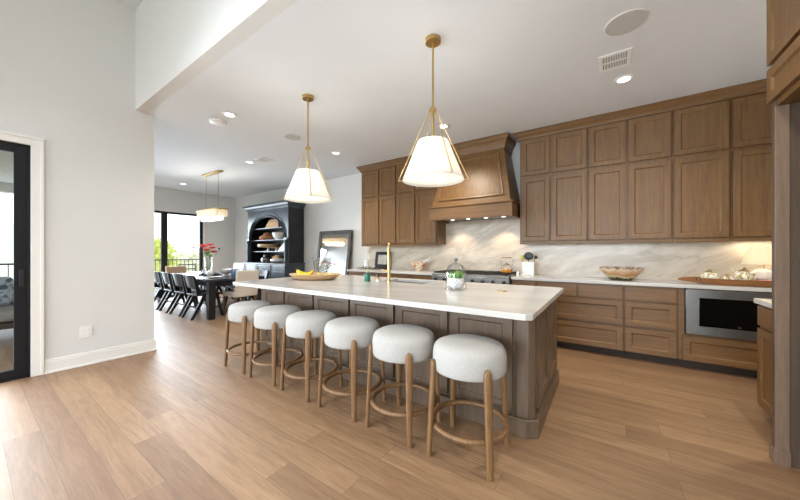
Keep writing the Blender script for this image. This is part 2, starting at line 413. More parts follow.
# unseen rear windows, added behind the camera to let daylight in
fr = MB()
for x in (RX0, RX0+1.4-0.03, RX0+2.8-0.03, RX0+4.2-0.03, RX1-0.06): fr.box(x, x+0.06, -8.66, -8.60, RZ0, RZ1)
fr.box(RX0, RX1, -8.66, -8.60, RZ0, RZ0+0.06).box(RX0, RX1, -8.66, -8.60, RZ1-0.06, RZ1)
rw = struct('added_window', fr, M['frame'])
MB().box(RX0, RX1, -8.632, -8.628, RZ0, RZ1).build('pane', M['glass'], rw)
# dining window: tall black sliding frame
fr = MB()
fr.box(XW-0.1, XW-0.02, WY0, WY1, WZ-0.055, WZ).box(XW-0.1, XW-0.02, WY0, WY1, 0, 0.06)
fr.box(XW-0.1, XW-0.02, WY0, WY0+0.06, 0, WZ).box(XW-0.1, XW-0.02, WY1-0.07, WY1, 0, WZ)
fr.box(XW-0.09, XW-0.01, 3.10, 3.235, 0, WZ)
win = struct('window_1', fr, M['frame'], 0.004)
MB().box(XW-0.062, XW-0.058, WY0+0.06, 3.10, 0.06, WZ-0.055).build('pane', M['glass'], win)
MB().box(XW-0.062, XW-0.058, 3.235, WY1-0.07, 0.06, WZ-0.055).build('pane', M['glass'], win)
# patio door
fr = MB()
fr.box(XL-0.11, XL-0.012, DY1-0.02, DY1, 0, DZ).box(XL-0.11, XL-0.012, DY0, DY1, DZ-0.02, DZ).box(XL-0.11, XL-0.012, DY0, DY0+0.02, 0, DZ).box(XL-0.11, XL-0.012, DY0, DY1, 0, 0.012)
door = struct('door_1', fr, M['frame'], 0.002)
def sash(y0, y1, x):
    m = MB().box(x-0.04, x, y0, y0+0.075, 0.012, DZ-0.02).box(x-0.04, x, y1-0.085, y1, 0.012, DZ-0.02)
    m.box(x-0.04, x, y0+0.075, y1-0.085, 0.012, 0.10).box(x-0.04, x, y0+0.075, y1-0.085, DZ-0.09, DZ-0.02)
    s = m.build('sash', M['frame'], door, 0.003)
    MB().box(x-0.022, x-0.018, y0+0.075, y1-0.085, 0.10, DZ-0.09).build('pane', M['glass'], s)
    return s
s1 = sash(-0.60, DY1-0.02, XL-0.018); s2 = sash(-1.62, -0.52, XL-0.065); s3 = sash(-3.62, -2.60, XL-0.018); s4 = sash(-2.68, -1.54, XL-0.018); s5 = sash(DY0+0.02, -3.54, XL-0.065)
MB().box(XL-0.018, XL-0.006, 0.318, 0.346, 0.93, 1.10).build('handle', M['black'], door, 0.003)
# door casing
cs = MB().box(XL, XL+0.018, DY1, DY1+0.088, 0, DZ+0.088).box(XL, XL+0.018, DY0-0.088, DY0, 0, DZ+0.088).box(XL, XL+0.018, DY0, DY1, DZ, DZ+0.088)
cs.box(XL+0.0185, XL+0.027, DY1+0.062, DY1+0.088, 0, DZ+0.0615).box(XL+0.0185, XL+0.027, DY0-0.088, DY1+0.088, DZ+0.062, DZ+0.088)
struct('trim_1', cs, M['trim'], 0.003)
def baseboard(name, *boxes):
    m = MB()
    for b in boxes: m.box(*b)
    return struct(name, m, M['trim'], 0.003)
yb0, yb1 = DY1+0.088, 1.41
baseboard('baseboard_left', (XL, XL+0.016, yb0, yb1+0.016, 0, 0.12), (XL, XL+0.010, yb0, yb1+0.010, 0.12, 0.145), (XL, XL+0.028, yb0, yb1+0.028, 0, 0.018),
          (XL-0.15, XL, yb1, yb1+0.016, 0, 0.12), (XL, XL+0.016, -8.55, DY0-0.088, 0, 0.14))
baseboard('baseboard_back', (XW, -8.56, YB-0.016, YB, 0, 0.14), (-6.4, -4.36, YB-0.016, YB, 0, 0.14))
baseboard('baseboard_window', (XW, XW+0.016, WY1, YB-0.016, 0, 0.14), (XW, XW+0.016, 1.41, WY0, 0, 0.14))
baseboard('baseboard_dining', (XW+0.016, XL-0.15, 1.41, 1.426, 0, 0.14))
# door casing around dining window drywall-return edge
struct('trim_2', MB().box(XW, XW+0.012, WY1, WY1+0.05, 0.14, WZ+0.0), M['trim'])

# ------------------------------------------------------------------ outdoors
struct('patio_deck', MB().box(-11.3, XL-0.16, -5.5, 1.25, -0.14, -0.03), M['concrete'])
struct('patio_roof', MB().box(-11.3, XL-0.16, -5.5, 1.25, 2.82, 3.05).box(-11.3, -11.0, -5.5, 1.25, 2.62, 2.82), M['stucco'])
struct('terrace', MB().box(-12.6, XW-0.16, 1.26, 8.0, -0.14, -0.03), M['concrete'])
hv = []; hf = []; nx, ny = 46, 40
for i in range(nx):
    for j in range(ny):
        d = 12.8 + (i/(nx-1))**1.8*170; y = -150+300*j/(ny-1)
        h = -0.6 + (6.0-5.0*math.tanh((y-d*0.25)/(0.2*d+6)))*(1-math.exp(-max(0, d-16)/75.0)) + 1.6*math.sin(y*0.045+d*0.02)*min(1, (d-12)/80)+0.3*math.sin(y*0.4+d*0.3)*min(1, d/120)
        hv.append((-d, y, h))
for i in range(nx-1):
    for j in range(ny-1): hf.append((i*ny+j, (i+1)*ny+j, (i+1)*ny+j+1, i*ny+j+1))
struct('hillside', MB().add(hv, hf), M['hill'], smooth=180)
struct('lawn', MB().box(-60, 60, -120, -8.9, -0.9, -0.6).box(-60, 60, 9, 60, -0.9, -0.6), M['hill'])

def railing(name, label, x, y0, y1, step=0.12, mat='rail_washed'):
    t = thing(name, label, 'railing', (x, y0, -0.03))
    L = y1-y0
    MB().box(-0.02, 0.02, 0, L, 1.02, 1.06).build('top_rail', M[mat], t)
    MB().box(-0.015, 0.015, 0, L, 0.10, 0.13).build('bottom_rail', M[mat], t)
    n = int(L/step)
    for k in range(n+1):
        post = (k % 12 == 0)
        w = 0.025 if post else 0.008
        yk = min(max(k*step, w), L-w)
        MB().box(-w, w, yk-w, yk+w, 0.0 if post else 0.13, 1.12 if post else 1.02).build('post' if post else 'baluster', M[mat], t)
railing('patio_railing', 'black metal picket railing at the far edge of the patio outside the glass door', -10.9, -1.6, 1.2, 0.12, 'black')
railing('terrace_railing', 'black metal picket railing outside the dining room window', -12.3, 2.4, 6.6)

def bush(label, c, r, n, mat, squash=0.8, group='shrubs beyond the windows'):
    t = thing('bush', label, 'bush', c, 0, group)
    m = MB(); rnd = random.Random(int(abs(c[0]*100+c[1]*37)))
    for k in range(n):
        a = rnd.uniform(0, 2*PI); b = rnd.uniform(0.05, 1.0); q = r*rnd.uniform(0.5, 1.0)
        p = Vector((q*math.cos(a)*math.sqrt(1-b*b*0.8), q*math.sin(a)*math.sqrt(1-b*b*0.8), r*1.7*squash*b))
        for s in range(6):
            e = Vector((rnd.gauss(0, 1), rnd.gauss(0, 1), rnd.gauss(0, 1))).normalized(); g = e.orthogonal().normalized(); sz = r*rnd.uniform(0.05, 0.10)
            o = p+Vector((rnd.gauss(0, 1), rnd.gauss(0, 1), rnd.gauss(0, 1)))*r*0.10
            m.add([o-e*sz, o+g*sz*0.5, o+e*sz, o-g*sz*0.5], [(0,1,2,3)])
    m.build('foliage', mat, t)
    st = MB()
    for k in range(5):
        a = k*1.26; st.tube([(0,0,-0.1), (0.25*r*math.cos(a), 0.25*r*math.sin(a), r*0.6), (0.5*r*math.cos(a), 0.5*r*math.sin(a), r*1.1)], [0.04*r, 0.03*r, 0.012*r], 6)
    st.build('stem', M['bush_washed'], t)
bush('bright yellow green bush at the left edge of the dining room window', (-15.2, 4.25, -0.55), 1.1, 560, M['bush'], 1.2)
bush('low pale bush behind the dark window post', (-18.6, 6.2, -0.55), 0.9, 300, M['bush_washed'], 0.8)
bush('washed-out shrub seen through the middle of the right window pane', (-21.5, 8.0, -0.5), 1.2, 420, M['bush_washed'], 0.8)
bush('washed-out shrub near the right side of the dining window', (-25.5, 9.2, -0.5), 1.3, 380, M['bush_washed'], 0.75)

# outdoor chair on the terrace
t = thing('outdoor_chair', 'black slatted outdoor chair on the terrace beyond the dining window', 'chair', (-11.1, 4.15, -0.03), R(90))
for sx in (-0.23, 0.23):
    for sy in (-0.2, 0.2): MB().tube([(sx, sy, 0), (sx, sy, 0.44 if sy < 0 else 0.93)], 0.014, 8).build('leg', M['black'], t)
MB().box(-0.24, 0.24, -0.22, 0.2, 0.43, 0.46).build('seat', M['black'], t)
m = MB()
for z in (0.62, 0.74, 0.88): m.box(-0.23, 0.23, 0.19, 0.21, z, z+0.03)
m.build('backrest', M['black'], t)

# outdoor sofa on the patio
t = thing('outdoor_sofa', 'grey outdoor sofa with dark frame outside the glass patio door', 'sofa', (-7.35, 0.12, -0.03))
MB().box(-0.5, 0.5, -0.85, 0.42, 0.24, 0.32).build('base_frame', M['mframe'], t, 0.01)
for sx in (-0.44, 0.44):
    for sy in (-0.8, 0.40): MB().box(sx-0.05, sx+0.05, sy-0.04, sy+0.04, 0, 0.58).build('leg', M['mframe'], t, 0.006)
MB().box(-0.5, 0.5, 0.36, 0.44, 0.56, 0.61).build('armrest', M['mframe'], t, 0.006)
MB().box(-0.46, 0.48, -0.8, 0.34, 0.33, 0.49).build('seat_cushion', M['outfabric'], t, 0.05, seg=4)
MB().box(-0.5, -0.34, -0.85, 0.40, 0.33, 0.85).build('back_frame', M['mframe'], t, 0.02)
def pillow(label, loc, rz):
    p = MB().box(-0.07, 0.07, -0.24, 0.24, 0, 0.44).build('throw_pillow', M['outcushion'], None, 0.065, seg=5)
    p.location = loc; p.rotation_euler = (0, R(-14), rz); tag(p, label, 'pillow', 'pillows on the patio sofa')
pillow('blue grey patterned pillow at the near end of the patio sofa', (-7.50, 0.20, 0.475), R(0))
pillow('blue grey patterned pillow deeper along the patio sofa', (-7.50, -0.36, 0.475), R(0))

# ------------------------------------------------------------------ kitchen cabinets
YU, YF = 4.74, 4.49                     # upper and base cabinet faces
UZ0, UZ1 = 1.43, 2.965
def upper_cabinet(label, x0, x1, doors, sides=(0.0, 0.0)):
    t = thing('wall_cabinet', label, 'cabinet', (x0, YU, 1.395), 0, 'upper kitchen cabinets')
    w = x1-x0; O = 1.395
    m = MB().box(0.0008, w-0.0008, 0.0, YB-YU-0.014, UZ0-O, UZ1-O)
    m.build('carcass', M['cab'], t, 0.002)
    MB().box(0.0008, w-0.0008, -0.012, 0.02, 0, UZ0-O+0.004).build('light_rail', M['cabh'], t, 0.003)
    for a, b in doors:
        shaker(a-x0, b-x0, 1.445-O, 2.368-O, -0.028).build('door', M['cab'], t, 0.002)
        shaker(a-x0, b-x0, 2.408-O, 2.935-O, -0.028).build('door', M['cab'], t, 0.002)
    return t
g = 0.014
upper_cabinet('two-column stained wood wall cabinet at the far left end, above the small picture frame', -4.235, -3.335, [(-4.215, -3.753-g), (-3.753+g, -3.335-g)])
upper_cabinet('two-column stained wood wall cabinet directly left of the range hood', -3.335, -2.448, [(-3.335+g, -2.905-g), (-2.905+g, -2.47)])
upper_cabinet('two-column stained wood wall cabinet directly right of the range hood', -1.07, -0.201, [(-1.035, -0.649-g), (-0.649+g, -0.201-g)])
upper_cabinet('two-column stained wood wall cabinet above the drip-glazed bowl, second from the hood on its right', -0.201, 0.642, [(-0.201+g, 0.217-g), (0.217+g, 0.642-g)])
upper_cabinet('single wide column wall cabinet above the pointed end of the wooden boat tray', 0.642, 1.116, [(0.642+g, 1.116-g)])
upper_cabinet('wall cabinet at the right end of the run, above the table lamp', 1.116, 1.645, [(1.116+g, 1.60)])
def crown(name, x0, x1, y, ret_l=True, ret_r=True, end_r=None):
    """stepped cove crown from the cabinet face up to the ceiling, returning to the wall at its ends"""
    prof = [(0.0, 2.945), (-0.022, 2.945), (-0.024, 2.965), (-0.034, 2.985), (-0.052, 3.005), (-0.068, 3.035), (-0.078, 3.04), (-0.078, 3.059), (0.0, 3.059)]
    vs = []; fs = []; n = len(prof)
    for d, z in prof: vs.append((x0+(d if ret_l else 0), y+d, z))
    for d, z in prof: vs.append((x1-(d if ret_r else 0), y+d, z))
    for i in range(n): j = (i+1) % n; fs.append((i, j, n+j, n+i))
    fs += [tuple(range(n)), tuple(range(2*n-1, n-1, -1))]
    m = MB().add(vs, fs)
    for s, x, on in ((1, x0, ret_l), (-1, x1, ret_r)):
        if not on: continue
        vs = [(x+s*d, y+d, z) for d, z in prof]+[(x+s*d, YB-0.002, z) for d, z in prof]
        m.add(vs, [(i, (i+1) % n, n+(i+1) % n, n+i) for i in range(n)]+[tuple(range(n)), tuple(range(2*n-1, n-1, -1))])
    o = m.build(name, M['cabh']); o['kind'] = 'structure'; return o
crown('trim_3', -4.235, -2.45, YU, True, False)
crown('trim_4', -1.07, 1.645, YU, True, False)

def base_cabinet(label, x0, x1, fronts, group='base kitchen cabinets', deep=YB-YF-0.014):
    t = thing('base_cabinet', label, 'cabinet', (x0, YF, 0), 0, group)
    w = x1-x0
    MB().box(0.0008, w-0.0008, 0, deep, 0.095, 0.884).build('carcass', M['cabh'], t, 0.002)
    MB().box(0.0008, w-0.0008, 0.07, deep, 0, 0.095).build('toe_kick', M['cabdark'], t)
    for a, b, c, d, flat in fronts:
        if flat: MB().box(a-x0, b-x0, -0.02, -0.0005, c, d).build('drawer', M['cabh'], t, 0.003)
        else: shaker(a-x0, b-x0, c, d, -0.028).build('drawer', M['cabh'], t, 0.002)
    return t
Z1, Z2, Z3 = (0.712, 0.865), (0.410, 0.688), (0.100, 0.385)
base_cabinet('base cabinet at the left end under the leaning black picture frame', -4.35, -3.60, [(-4.335, -3.615, *Z1, True), (-4.335, -3.615, *Z2, False), (-4.335, -3.615, *Z3, False)])
base_cabinet('base cabinet left of the range, beneath the painted bowl', -3.60, -2.85, [(-3.585, -2.865, *Z1, True), (-3.585, -2.865, *Z2, False), (-3.585, -2.865, *Z3, False)])
base_cabinet('narrow base cabinet touching the left side of the range', -2.85, -2.40, [(-2.835, -2.415, *Z1, True), (-2.835, -2.415, *Z2, False), (-2.835, -2.415, *Z3, False)])
base_cabinet('narrow base cabinet touching the right side of the range, under the utensil crock', -1.125, -0.79, [(-1.11, -0.803, *Z1, True), (-1.11, -0.803, 0.10, 0.688, False)])
base_cabinet('wide base cabinet with two small drawers over two wide ones, under the glazed bowl', -0.79, 0.175, [(-0.777, -0.318, *Z1, True), (-0.292, 0.162, *Z1, True), (-0.777, 0.162, *Z2, False), (-0.777, 0.162, *Z3, False)])
base_cabinet('three-drawer base cabinet directly left of the microwave', 0.175, 0.655, [(0.188, 0.640, *Z1, True), (0.188, 0.640, *Z2, False), (0.188, 0.640, *Z3, False)])
# cabinet that houses the microwave drawer: a frame with an opening and one drawer below
t = thing('base_cabinet', 'base cabinet housing the built-in microwave, one wide drawer below it', 'cabinet', (0.655, YF, 0), 0, 'base kitchen cabinets')
MB().box(0.001, 0.055, 0, 0.57, 0.095, 0.884).box(0.87, 0.985, 0, 0.57, 0.095, 0.884).box(0.055, 0.87, 0, 0.57, 0.095, 0.385).box(0.055, 0.87, 0, 0.57, 0.879, 0.884).build('carcass', M['cabh'], t, 0.002)
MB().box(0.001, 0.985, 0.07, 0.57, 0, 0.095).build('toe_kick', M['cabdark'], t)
shaker(0.035, 0.95, 0.100, 0.365, -0.028).build('drawer', M['cabh'], t, 0.002)
t = thing('microwave', 'stainless built-in microwave with black glass window in the right base cabinets', 'microwave', (0.715, YF, 0.392))
MB().box(0, 0.80, 0.0, 0.45, 0, 0.482).build('body', M['iron'], t)
MB().box(0, 0.80, -0.032, -0.001, 0, 0.485).build('door', M['steel'], t, 0.004)
MB().box(0.105, 0.695, -0.036, -0.030, 0.095, 0.398).build('window', M['blackglass'], t, 0.002)
MB().lathe([(0.011, 0), (0.011, 0.002)], (0, 0, 0), 16, Matrix.Translation((0.40, -0.0362, 0.118)) @ Matrix.Rotation(R(90), 4, 'X')).build('emblem', M['chrome'], t)

def worktop(name, label, x0, x1, y0, y1, z0=0.886, z1=0.925):
    o = MB().box(x0, x1, y0, y1, z0, z1).build(name, M['quartz'], None, 0.004); return tag(o, label, 'countertop')
worktop('countertop', 'white stone countertop on the base cabinets left of the range', -4.37, -2.40, 4.45, YB-0.013)
worktop('countertop', 'long white stone countertop on the base cabinets right of the range', -1.125, 1.65, 4.45, YB-0.013)
bs = MB().box(-4.36, -2.45, YB-0.012, YB-0.0005, 0.926, 1.42).box(-2.45, -1.07, YB-0.012, YB-0.0005, 0.60, 2.0).box(-1.07, 1.655, YB-0.012, YB-0.0005, 0.926, 1.42).build('backsplash', M['splash'])
tag(bs, 'pale veined stone slab backsplash on the wall behind range and counters', 'backsplash')

# range hood
HX0, HX1 = -2.428, -1.096
t = thing('range_hood', 'stained wood range hood with sloped panelled front above the range', 'range hood', ((HX0+HX1)/2, YB, 1.80))
hw = (HX1-HX0)/2; yb_ = -0.015; f0 = -0.68; f1 = -0.43; O = 1.80
# bottom box: ring with a recessed lining
m = MB().box(-hw, hw, f0, f0+0.04, 0.0, 0.195).box(-hw, -hw+0.04, f0+0.04, yb_, 0, 0.195).box(hw-0.04, hw, f0+0.04, yb_, 0, 0.195).box(-hw+0.04, hw-0.04, f0+0.04, yb_, 0.06, 0.195)
m.build('box', M['cabh'], t, 0.004)
MB().box(-hw+0.05, hw-0.05, f0+0.06, yb_-0.02, 0.035, 0.058).build('vent_liner', M['steel'], t, 0.003)
m = MB().box(-hw-0.012, hw+0.012, f0-0.012, yb_, 0.197, 0.222)
m.build('ledge', M['cabh'], t, 0.006)
# sloped body
bw0, bw1 = hw-0.03, hw-0.19
zb0, zb1 = 0.224, 1.10
P0, P1 = f0+0.03, f1
vs = [(-bw0, P0, zb0), (bw0, P0, zb0), (bw0, yb_, zb0), (-bw0, yb_, zb0), (-bw1, P1, zb1), (bw1, P1, zb1), (bw1, yb_, zb1), (-bw1, yb_, zb1)]
MB().add(vs, [(3,2,1,0),(4,5,6,7),(0,1,5,4),(1,2,6,5),(2,3,7,6),(3,0,4,7)]).build('body', M['cabh'], t, 0.003)
# panel moulding on the sloped face
def onface(u, s, off):
    w = bw0+(bw1-bw0)*s; y = P0+(P1-P0)*s; z = zb0+(zb1-zb0)*s
    n = Vector((0, -(zb1-zb0), (P1-P0))).normalized()
    return Vector((u*w, y, z))+n*off
m = MB()
quad = [(-0.86, 0.10), (0.86, 0.10), (0.84, 0.86), (-0.84, 0.86)]
inn = [(-0.80, 0.135), (0.80, 0.135), (0.77, 0.825), (-0.77, 0.825)]
o1 = [onface(u, s, 0.001) for u, s in quad]; o2 = [onface(u, s, 0.020) for u, s in quad]
q = 0.6
mid = [(a[0]*(1-q)+b[0]*q, a[1]*(1-q)+b[1]*q) for a, b in zip(quad, inn)]
i1 = [onface(u, s, 0.016) for u, s in mid]; i2 = [onface(u, s, 0.002) for u, s in inn]
vs = o1+o2+i1+i2; fs = []
for k in range(3):
    for i in range(4):
        j = (i+1) % 4; fs.append((k*4+i, k*4+j, (k+1)*4+j, (k+1)*4+i))
fs.append((12, 13, 14, 15))
m.add(vs, fs); m.build('panel', M['cab'], t)
# flared crown of the hood
prof = [(0.0, 1.06), (-0.020, 1.06), (-0.024, 1.09), (-0.030, 1.12), (-0.048, 1.16), (-0.075, 1.20), (-0.080, 1.215), (-0.080, 1.2585), (0.0, 1.2585)]
n = len(prof); X = bw1; m = MB()
ring = [[(-X+d, P1+d, z), (X-d, P1+d, z)] for d, z in prof]
vs = [p[0] for p in ring]+[p[1] for p in ring]
m.add(vs, [(i, (i+1) % n, n+(i+1) % n, n+i) for i in range(n)]+[tuple(range(n)), tuple(range(2*n-1, n-1, -1))])
for s in (-1, 1):
    vs = [(s*(X-d), P1+d, z) for d, z in prof]+[(s*(X-d), yb_, z) for d, z in prof]
    m.add(vs, [(i, (i+1) % n, n+(i+1) % n, n+i) for i in range(n)]+[tuple(range(n)), tuple(range(2*n-1, n-1, -1))])
m.build('crown', M['cabh'], t)
for dx in (-0.42, -0.14, 0.16, 0.44):
    MB().lathe([(0.03, 0.0), (0.03, 0.006)], (dx, -0.30, 0.028), 20).build('hood_light', M['lit'], t)
for dx in (-0.36, 0.40):
    spot('hood_spot', ((HX0+HX1)/2+dx, YB-0.24, 1.81), 9, (1.0, 0.76, 0.48), 105, 0.6, 0.02)

# range
t = thing('range', 'wide stainless gas range under the wood hood', 'stove', (-1.7625, YB-0.015, 0))
rw_ = 0.625
MB().box(-rw_, rw_, -0.615, 0, 0.10, 0.90).build('body', M['steel'], t, 0.004)
MB().box(-rw_, rw_, -0.56, 0, 0.0, 0.10).build('toe_kick', M['iron'], t)
MB().box(-rw_, rw_, -0.665, -0.616, 0.77, 0.90).build('control_panel', M['steel'], t, 0.008)
MB().box(-rw_, rw_, -0.66, 0, 0.901, 0.932).build('cooktop', M['steel'], t, 0.006)
MB().box(-rw_+0.02, rw_-0.02, -0.03, -0.002, 0.933, 0.965).build('back_guard', M['steel'], t, 0.004)
for k in range(4):
    x0 = -rw_+0.03+k*0.2975; x1 = x0+0.285; m = MB()
    for a in range(5):
        xx = x0+0.008+a*(x1-x0-0.016)/4; m.box(xx-0.006, xx+0.006, -0.63, -0.05, 0.945, 0.960)
    for a in range(5):
        yy = -0.624+a*0.142; m.box(x0, x1, yy-0.006, yy+0.006, 0.940, 0.955)
    for xx in (x0+0.008, x1-0.008):
        for yy in (-0.62, -0.06): m.box(xx-0.006, xx+0.006, yy-0.006, yy+0.006, 0.9325, 0.945)
    m.build('grate', M['iron'], t)
for k in range(8):
    x = -rw_+0.075+k*(2*rw_-0.15)/7
    MB().lathe([(0.026, 0), (0.026, 0.008), (0.020, 0.012), (0.018, 0.034), (0.0, 0.036)], (0,0,0), 18, Matrix.Translation((x, -0.666, 0.838)) @ Matrix.Rotation(R(90), 4, 'X')).build('knob', M['iron'], t, smooth=40)
for x0, x1 in ((-rw_+0.01, 0.11), (0.125, rw_-0.01)):
    d = MB().box(x0, x1, -0.655, -0.616, 0.14, 0.755).build('oven_door', M['steel'], t, 0.006)
    MB().box(x0+0.09, x1-0.09, -0.658, -0.6545, 0.28, 0.58).build('window', M['blackglass'], d)
    MB().tube([(x0+0.04, -0.70, 0.69), (x1-0.04, -0.70, 0.69)], 0.013, 10).box(x0+0.05, x0+0.07, -0.70, -0.655, 0.683, 0.697).box(x1-0.07, x1-0.05, -0.70, -0.655, 0.683, 0.697).build('handle', M['chrome'], d, smooth=40)

# pantry base cabinet and top in front of the tall panel's far side
t = thing('base_cabinet', 'short base cabinet half hidden behind the tall panel on the right', 'cabinet', (0.995, 2.86, 0))
MB().box(0.0, 0.63, 0, 0.68, 0.095, 0.874).build('carcass', M['cab'], t, 0.002)
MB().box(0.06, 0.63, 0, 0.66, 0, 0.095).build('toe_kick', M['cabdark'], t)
rotm = Matrix.Rotation(R(-90), 4, 'Z')
MB().box(-0.02, -0.0005, 0.02, 0.66, 0.712, 0.862).build('drawer', M['cab'], t, 0.003)
shaker(-0.335, -0.02, 0.10, 0.69, -0.021, mat=rotm).build('door', M['cab'], t, 0.002)
shaker(-0.66, -0.345, 0.10, 0.69, -0.021, mat=rotm).build('door', M['cab'], t, 0.002)
worktop('countertop', 'small white stone countertop corner peeking out left of the tall panel', 0.965, 1.645, 2.85, 3.56, 0.876, 0.915)

# refrigerator surround: tall side panel, cabinet bridging the empty bay
t = thing('refrigerator_cabinet', 'tall wood refrigerator surround with upper cupboards at the right edge', 'cabinet', (0.846, 2.84, 0))
MB().box(0, 0.80, -0.05, 0.0, 0, 3.055).build('side_panel', M['shadepanel'], t, 0.002)
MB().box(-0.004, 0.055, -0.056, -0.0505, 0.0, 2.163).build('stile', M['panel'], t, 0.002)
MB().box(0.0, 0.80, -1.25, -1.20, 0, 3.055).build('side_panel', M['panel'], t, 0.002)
MB().box(0.0055, 0.80, -1.198, -0.052, 2.165, 3.055).build('carcass', M['cab'], t)
MB().box(0.78, 0.80, -1.198, -0.058, 0.0, 2.185).build('back_panel', M['cabdark'], t)
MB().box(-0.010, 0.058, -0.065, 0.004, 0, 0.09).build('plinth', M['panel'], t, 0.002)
for y0, y1 in ((0.052-0.05, 0.60), (0.61, 1.24)):
    shaker(y0, y1, 2.20, 2.405, -0.022, t=0.027, mat=rotm).build('door', M['cab'], t, 0.002)
    shaker(y0, y1, 2.435, 3.05, -0.022, t=0.027, mat=rotm).build('door', M['cab'], t, 0.002)

# ------------------------------------------------------------------ island
IX0, IX1, IY0, IY1 = -3.70, -0.415, 2.212, 3.31
t = thing('kitchen_island', 'large grey-brown panelled wood kitchen island carrying a white stone top', 'kitchen island', (0, 0, 0))
c = 0.03
m = MB()
m.prism([(IX0, IY0), (IX1-c, IY0), (IX1, IY0+c), (IX1, IY1), (IX0, IY1)], 0.02, 0.40)
# upper body is a shell so that the sink has room
m.prism([(IX0, IY0), (IX1-c, IY0), (IX1, IY0+c), (IX1, IY1), (-1.66, IY1), (-1.66, IY0+0.60), (-2.42, IY0+0.60), (-2.42, IY1), (IX0, IY1)], 0.40, 0.873)
m.box(-2.42, -1.66, IY1-0.02, IY1, 0.40, 0.873)
m.build('body', M['island'], t)
# corner post mouldings
m = MB().prism([(IX1-0.105, IY0-0.012), (IX1-c+0.004, IY0-0.012), (IX1+0.010, IY0+c-0.006), (IX1+0.010, IY0+0.10), (IX1-0.03, IY0+0.10), (IX1-0.105, IY0+0.03)], 0.1255, 0.873)
m.build('corner_post', M['island'], t, 0.004)
m = MB().prism([(IX0-0.01, IY0-0.012), (IX0+0.04, IY0-0.012), (IX0+0.04, IY0+0.03), (IX0-0.01, IY0+0.03)], 0.1255, 0.873)
m.build('corner_post', M['island'], t, 0.004)
edges = [-3.655, -3.192, -2.664, -2.118, -1.563, -1.032, -0.53]
for a, b in zip(edges[:-1], edges[1:]):
    shaker(a+0.014, b-0.014, 0.15, 0.835, IY0-0.028, rail=0.065).build('panel', M['island'], t, 0.002)
for a, b in ((IY0+0.115, IY0+0.60), (IY0+0.615, IY1-0.02)):
    mm = Matrix.Translation((IX1+0.0005, 0, 0)) @ Matrix.Rotation(R(90), 4, 'Z')
    shaker(a, b, 0.16, 0.865, -0.018, t=0.0175, rail=0.08, rec=0.014, mat=mm).build('end_panel', M['island'], t, 0.001)
s = 0.035
sk = [(IX0-s, IY0-s), (IX1-c-0.005, IY0-s), (IX1+s, IY0+c-0.008), (IX1+s, IY1+0.0), (IX1+0.0005, IY1), (IX1+0.0005, IY0+c), (IX1-c, IY0-0.0005), (IX0-0.0005, IY0-0.0005), (IX0-0.0005, IY1), (IX0-s, IY1)]
MB().prism(sk, 0.0, 0.125).build('base_moulding', M['island'], t, 0.005)
for xx in (-3.2, -2.6, -1.2):
    mm = Matrix.Translation((0, IY1, 0)) @ Matrix.Rotation(R(180), 4, 'Z')
    shaker(-xx-0.27, -xx+0.27, 0.15, 0.80, -0.021, mat=mm).build('rear_door', M['island'], t)
# island top with sink cut-out
TX0, TX1, TY0, TY1 = -3.80, -0.355, 1.865, 3.475
SX0, SX1, SY0, SY1 = -2.36, -1.72, 2.985, 3.36
k = 0.035
poly_o = [(TX0+k, TY0), (TX1-k, TY0), (TX1, TY0+k), (TX1, TY1-k), (TX1-k, TY1), (TX0+k, TY1), (TX0, TY1-k), (TX0, TY0+k)]
def slab_with_hole(z0, z1):
    h = [(SX0, SY0), (SX1, SY0), (SX1, SY1), (SX0, SY1)]
    n = 8; V = [(x, y, z) for z in (z0, z1) for x, y in poly_o+h]
    def top(o, flip):
        o_ = o; H = o+8
        q = [(o_+0, o_+1, H+1, H+0), (o_+1, o_+2, o_+3, H+2, H+1), (o_+3, o_+4, o_+5, H+3, H+2), (o_+5, o_+6, o_+7, o_+0, H+0, H+3)]
        return [tuple(reversed(a)) for a in q] if flip else q
    F = top(0, True)+top(12, False)
    F += [(i, (i+1) % 8, 12+(i+1) % 8, 12+i) for i in range(8)]
    F += [(8+(i+1) % 4, 8+i, 20+i, 20+(i+1) % 4) for i in range(4)]
    return MB().add(V, F)
o = slab_with_hole(0.875, 0.915).build('island_countertop', M['quartz'], None, 0.004)
tag(o, 'large white stone slab with clipped corners lying on the kitchen island', 'countertop')
t = thing('sink', 'stainless undermount sink sunk in the island top behind the gold faucet', 'sink', ((SX0+SX1)/2, (SY0+SY1)/2, 0.66))
a, b, d = (SX1-SX0)/2+0.004, (SY1-SY0)/2+0.004, 0.2135
m = MB().box(-a, a, -b, b, 0, 0.006).box(-a-0.004, -a, -b, b, 0, d).box(a, a+0.004, -b, b, 0, d).box(-a, a, -b-0.004, -b, 0, d).box(-a, a, b, b+0.004, 0, d)
m.build('basin', M['steel'], t)
MB().lathe([(0.04, 0.006), (0.04, 0.010), (0.02, 0.012), (0, 0.012)], (0,0,0), 20).build('drain', M['chrome'], t)
t = thing('faucet', 'tall brushed gold faucet standing on the island beside the sink', 'faucet', (-2.155, 2.90, 0.915))
MB().lathe([(0.030, 0), (0.030, 0.008), (0.024, 0.012)], (0,0,0), 24).build('base', M['brass'], t, smooth=40)
dx, dy = -0.6, 0.8
pts = [(0,0,0.012), (0,0,0.42)]
for i in range(1, 9):
    a = PI*i/8; pts.append((dx*0.075*(1-math.cos(a)), dy*0.075*(1-math.cos(a)), 0.42+0.045*math.sin(a)))
pts.append((dx*0.15, dy*0.15, 0.30))
MB().tube(pts, 0.017, 14).build('spout', M['brass'], t, smooth=60)
MB().tube([(dx*0.15, dy*0.15, 0.30), (dx*0.15, dy*0.15, 0.22)], [0.019, 0.021], 14).build('spray_head', M['brass'], t, smooth=40)
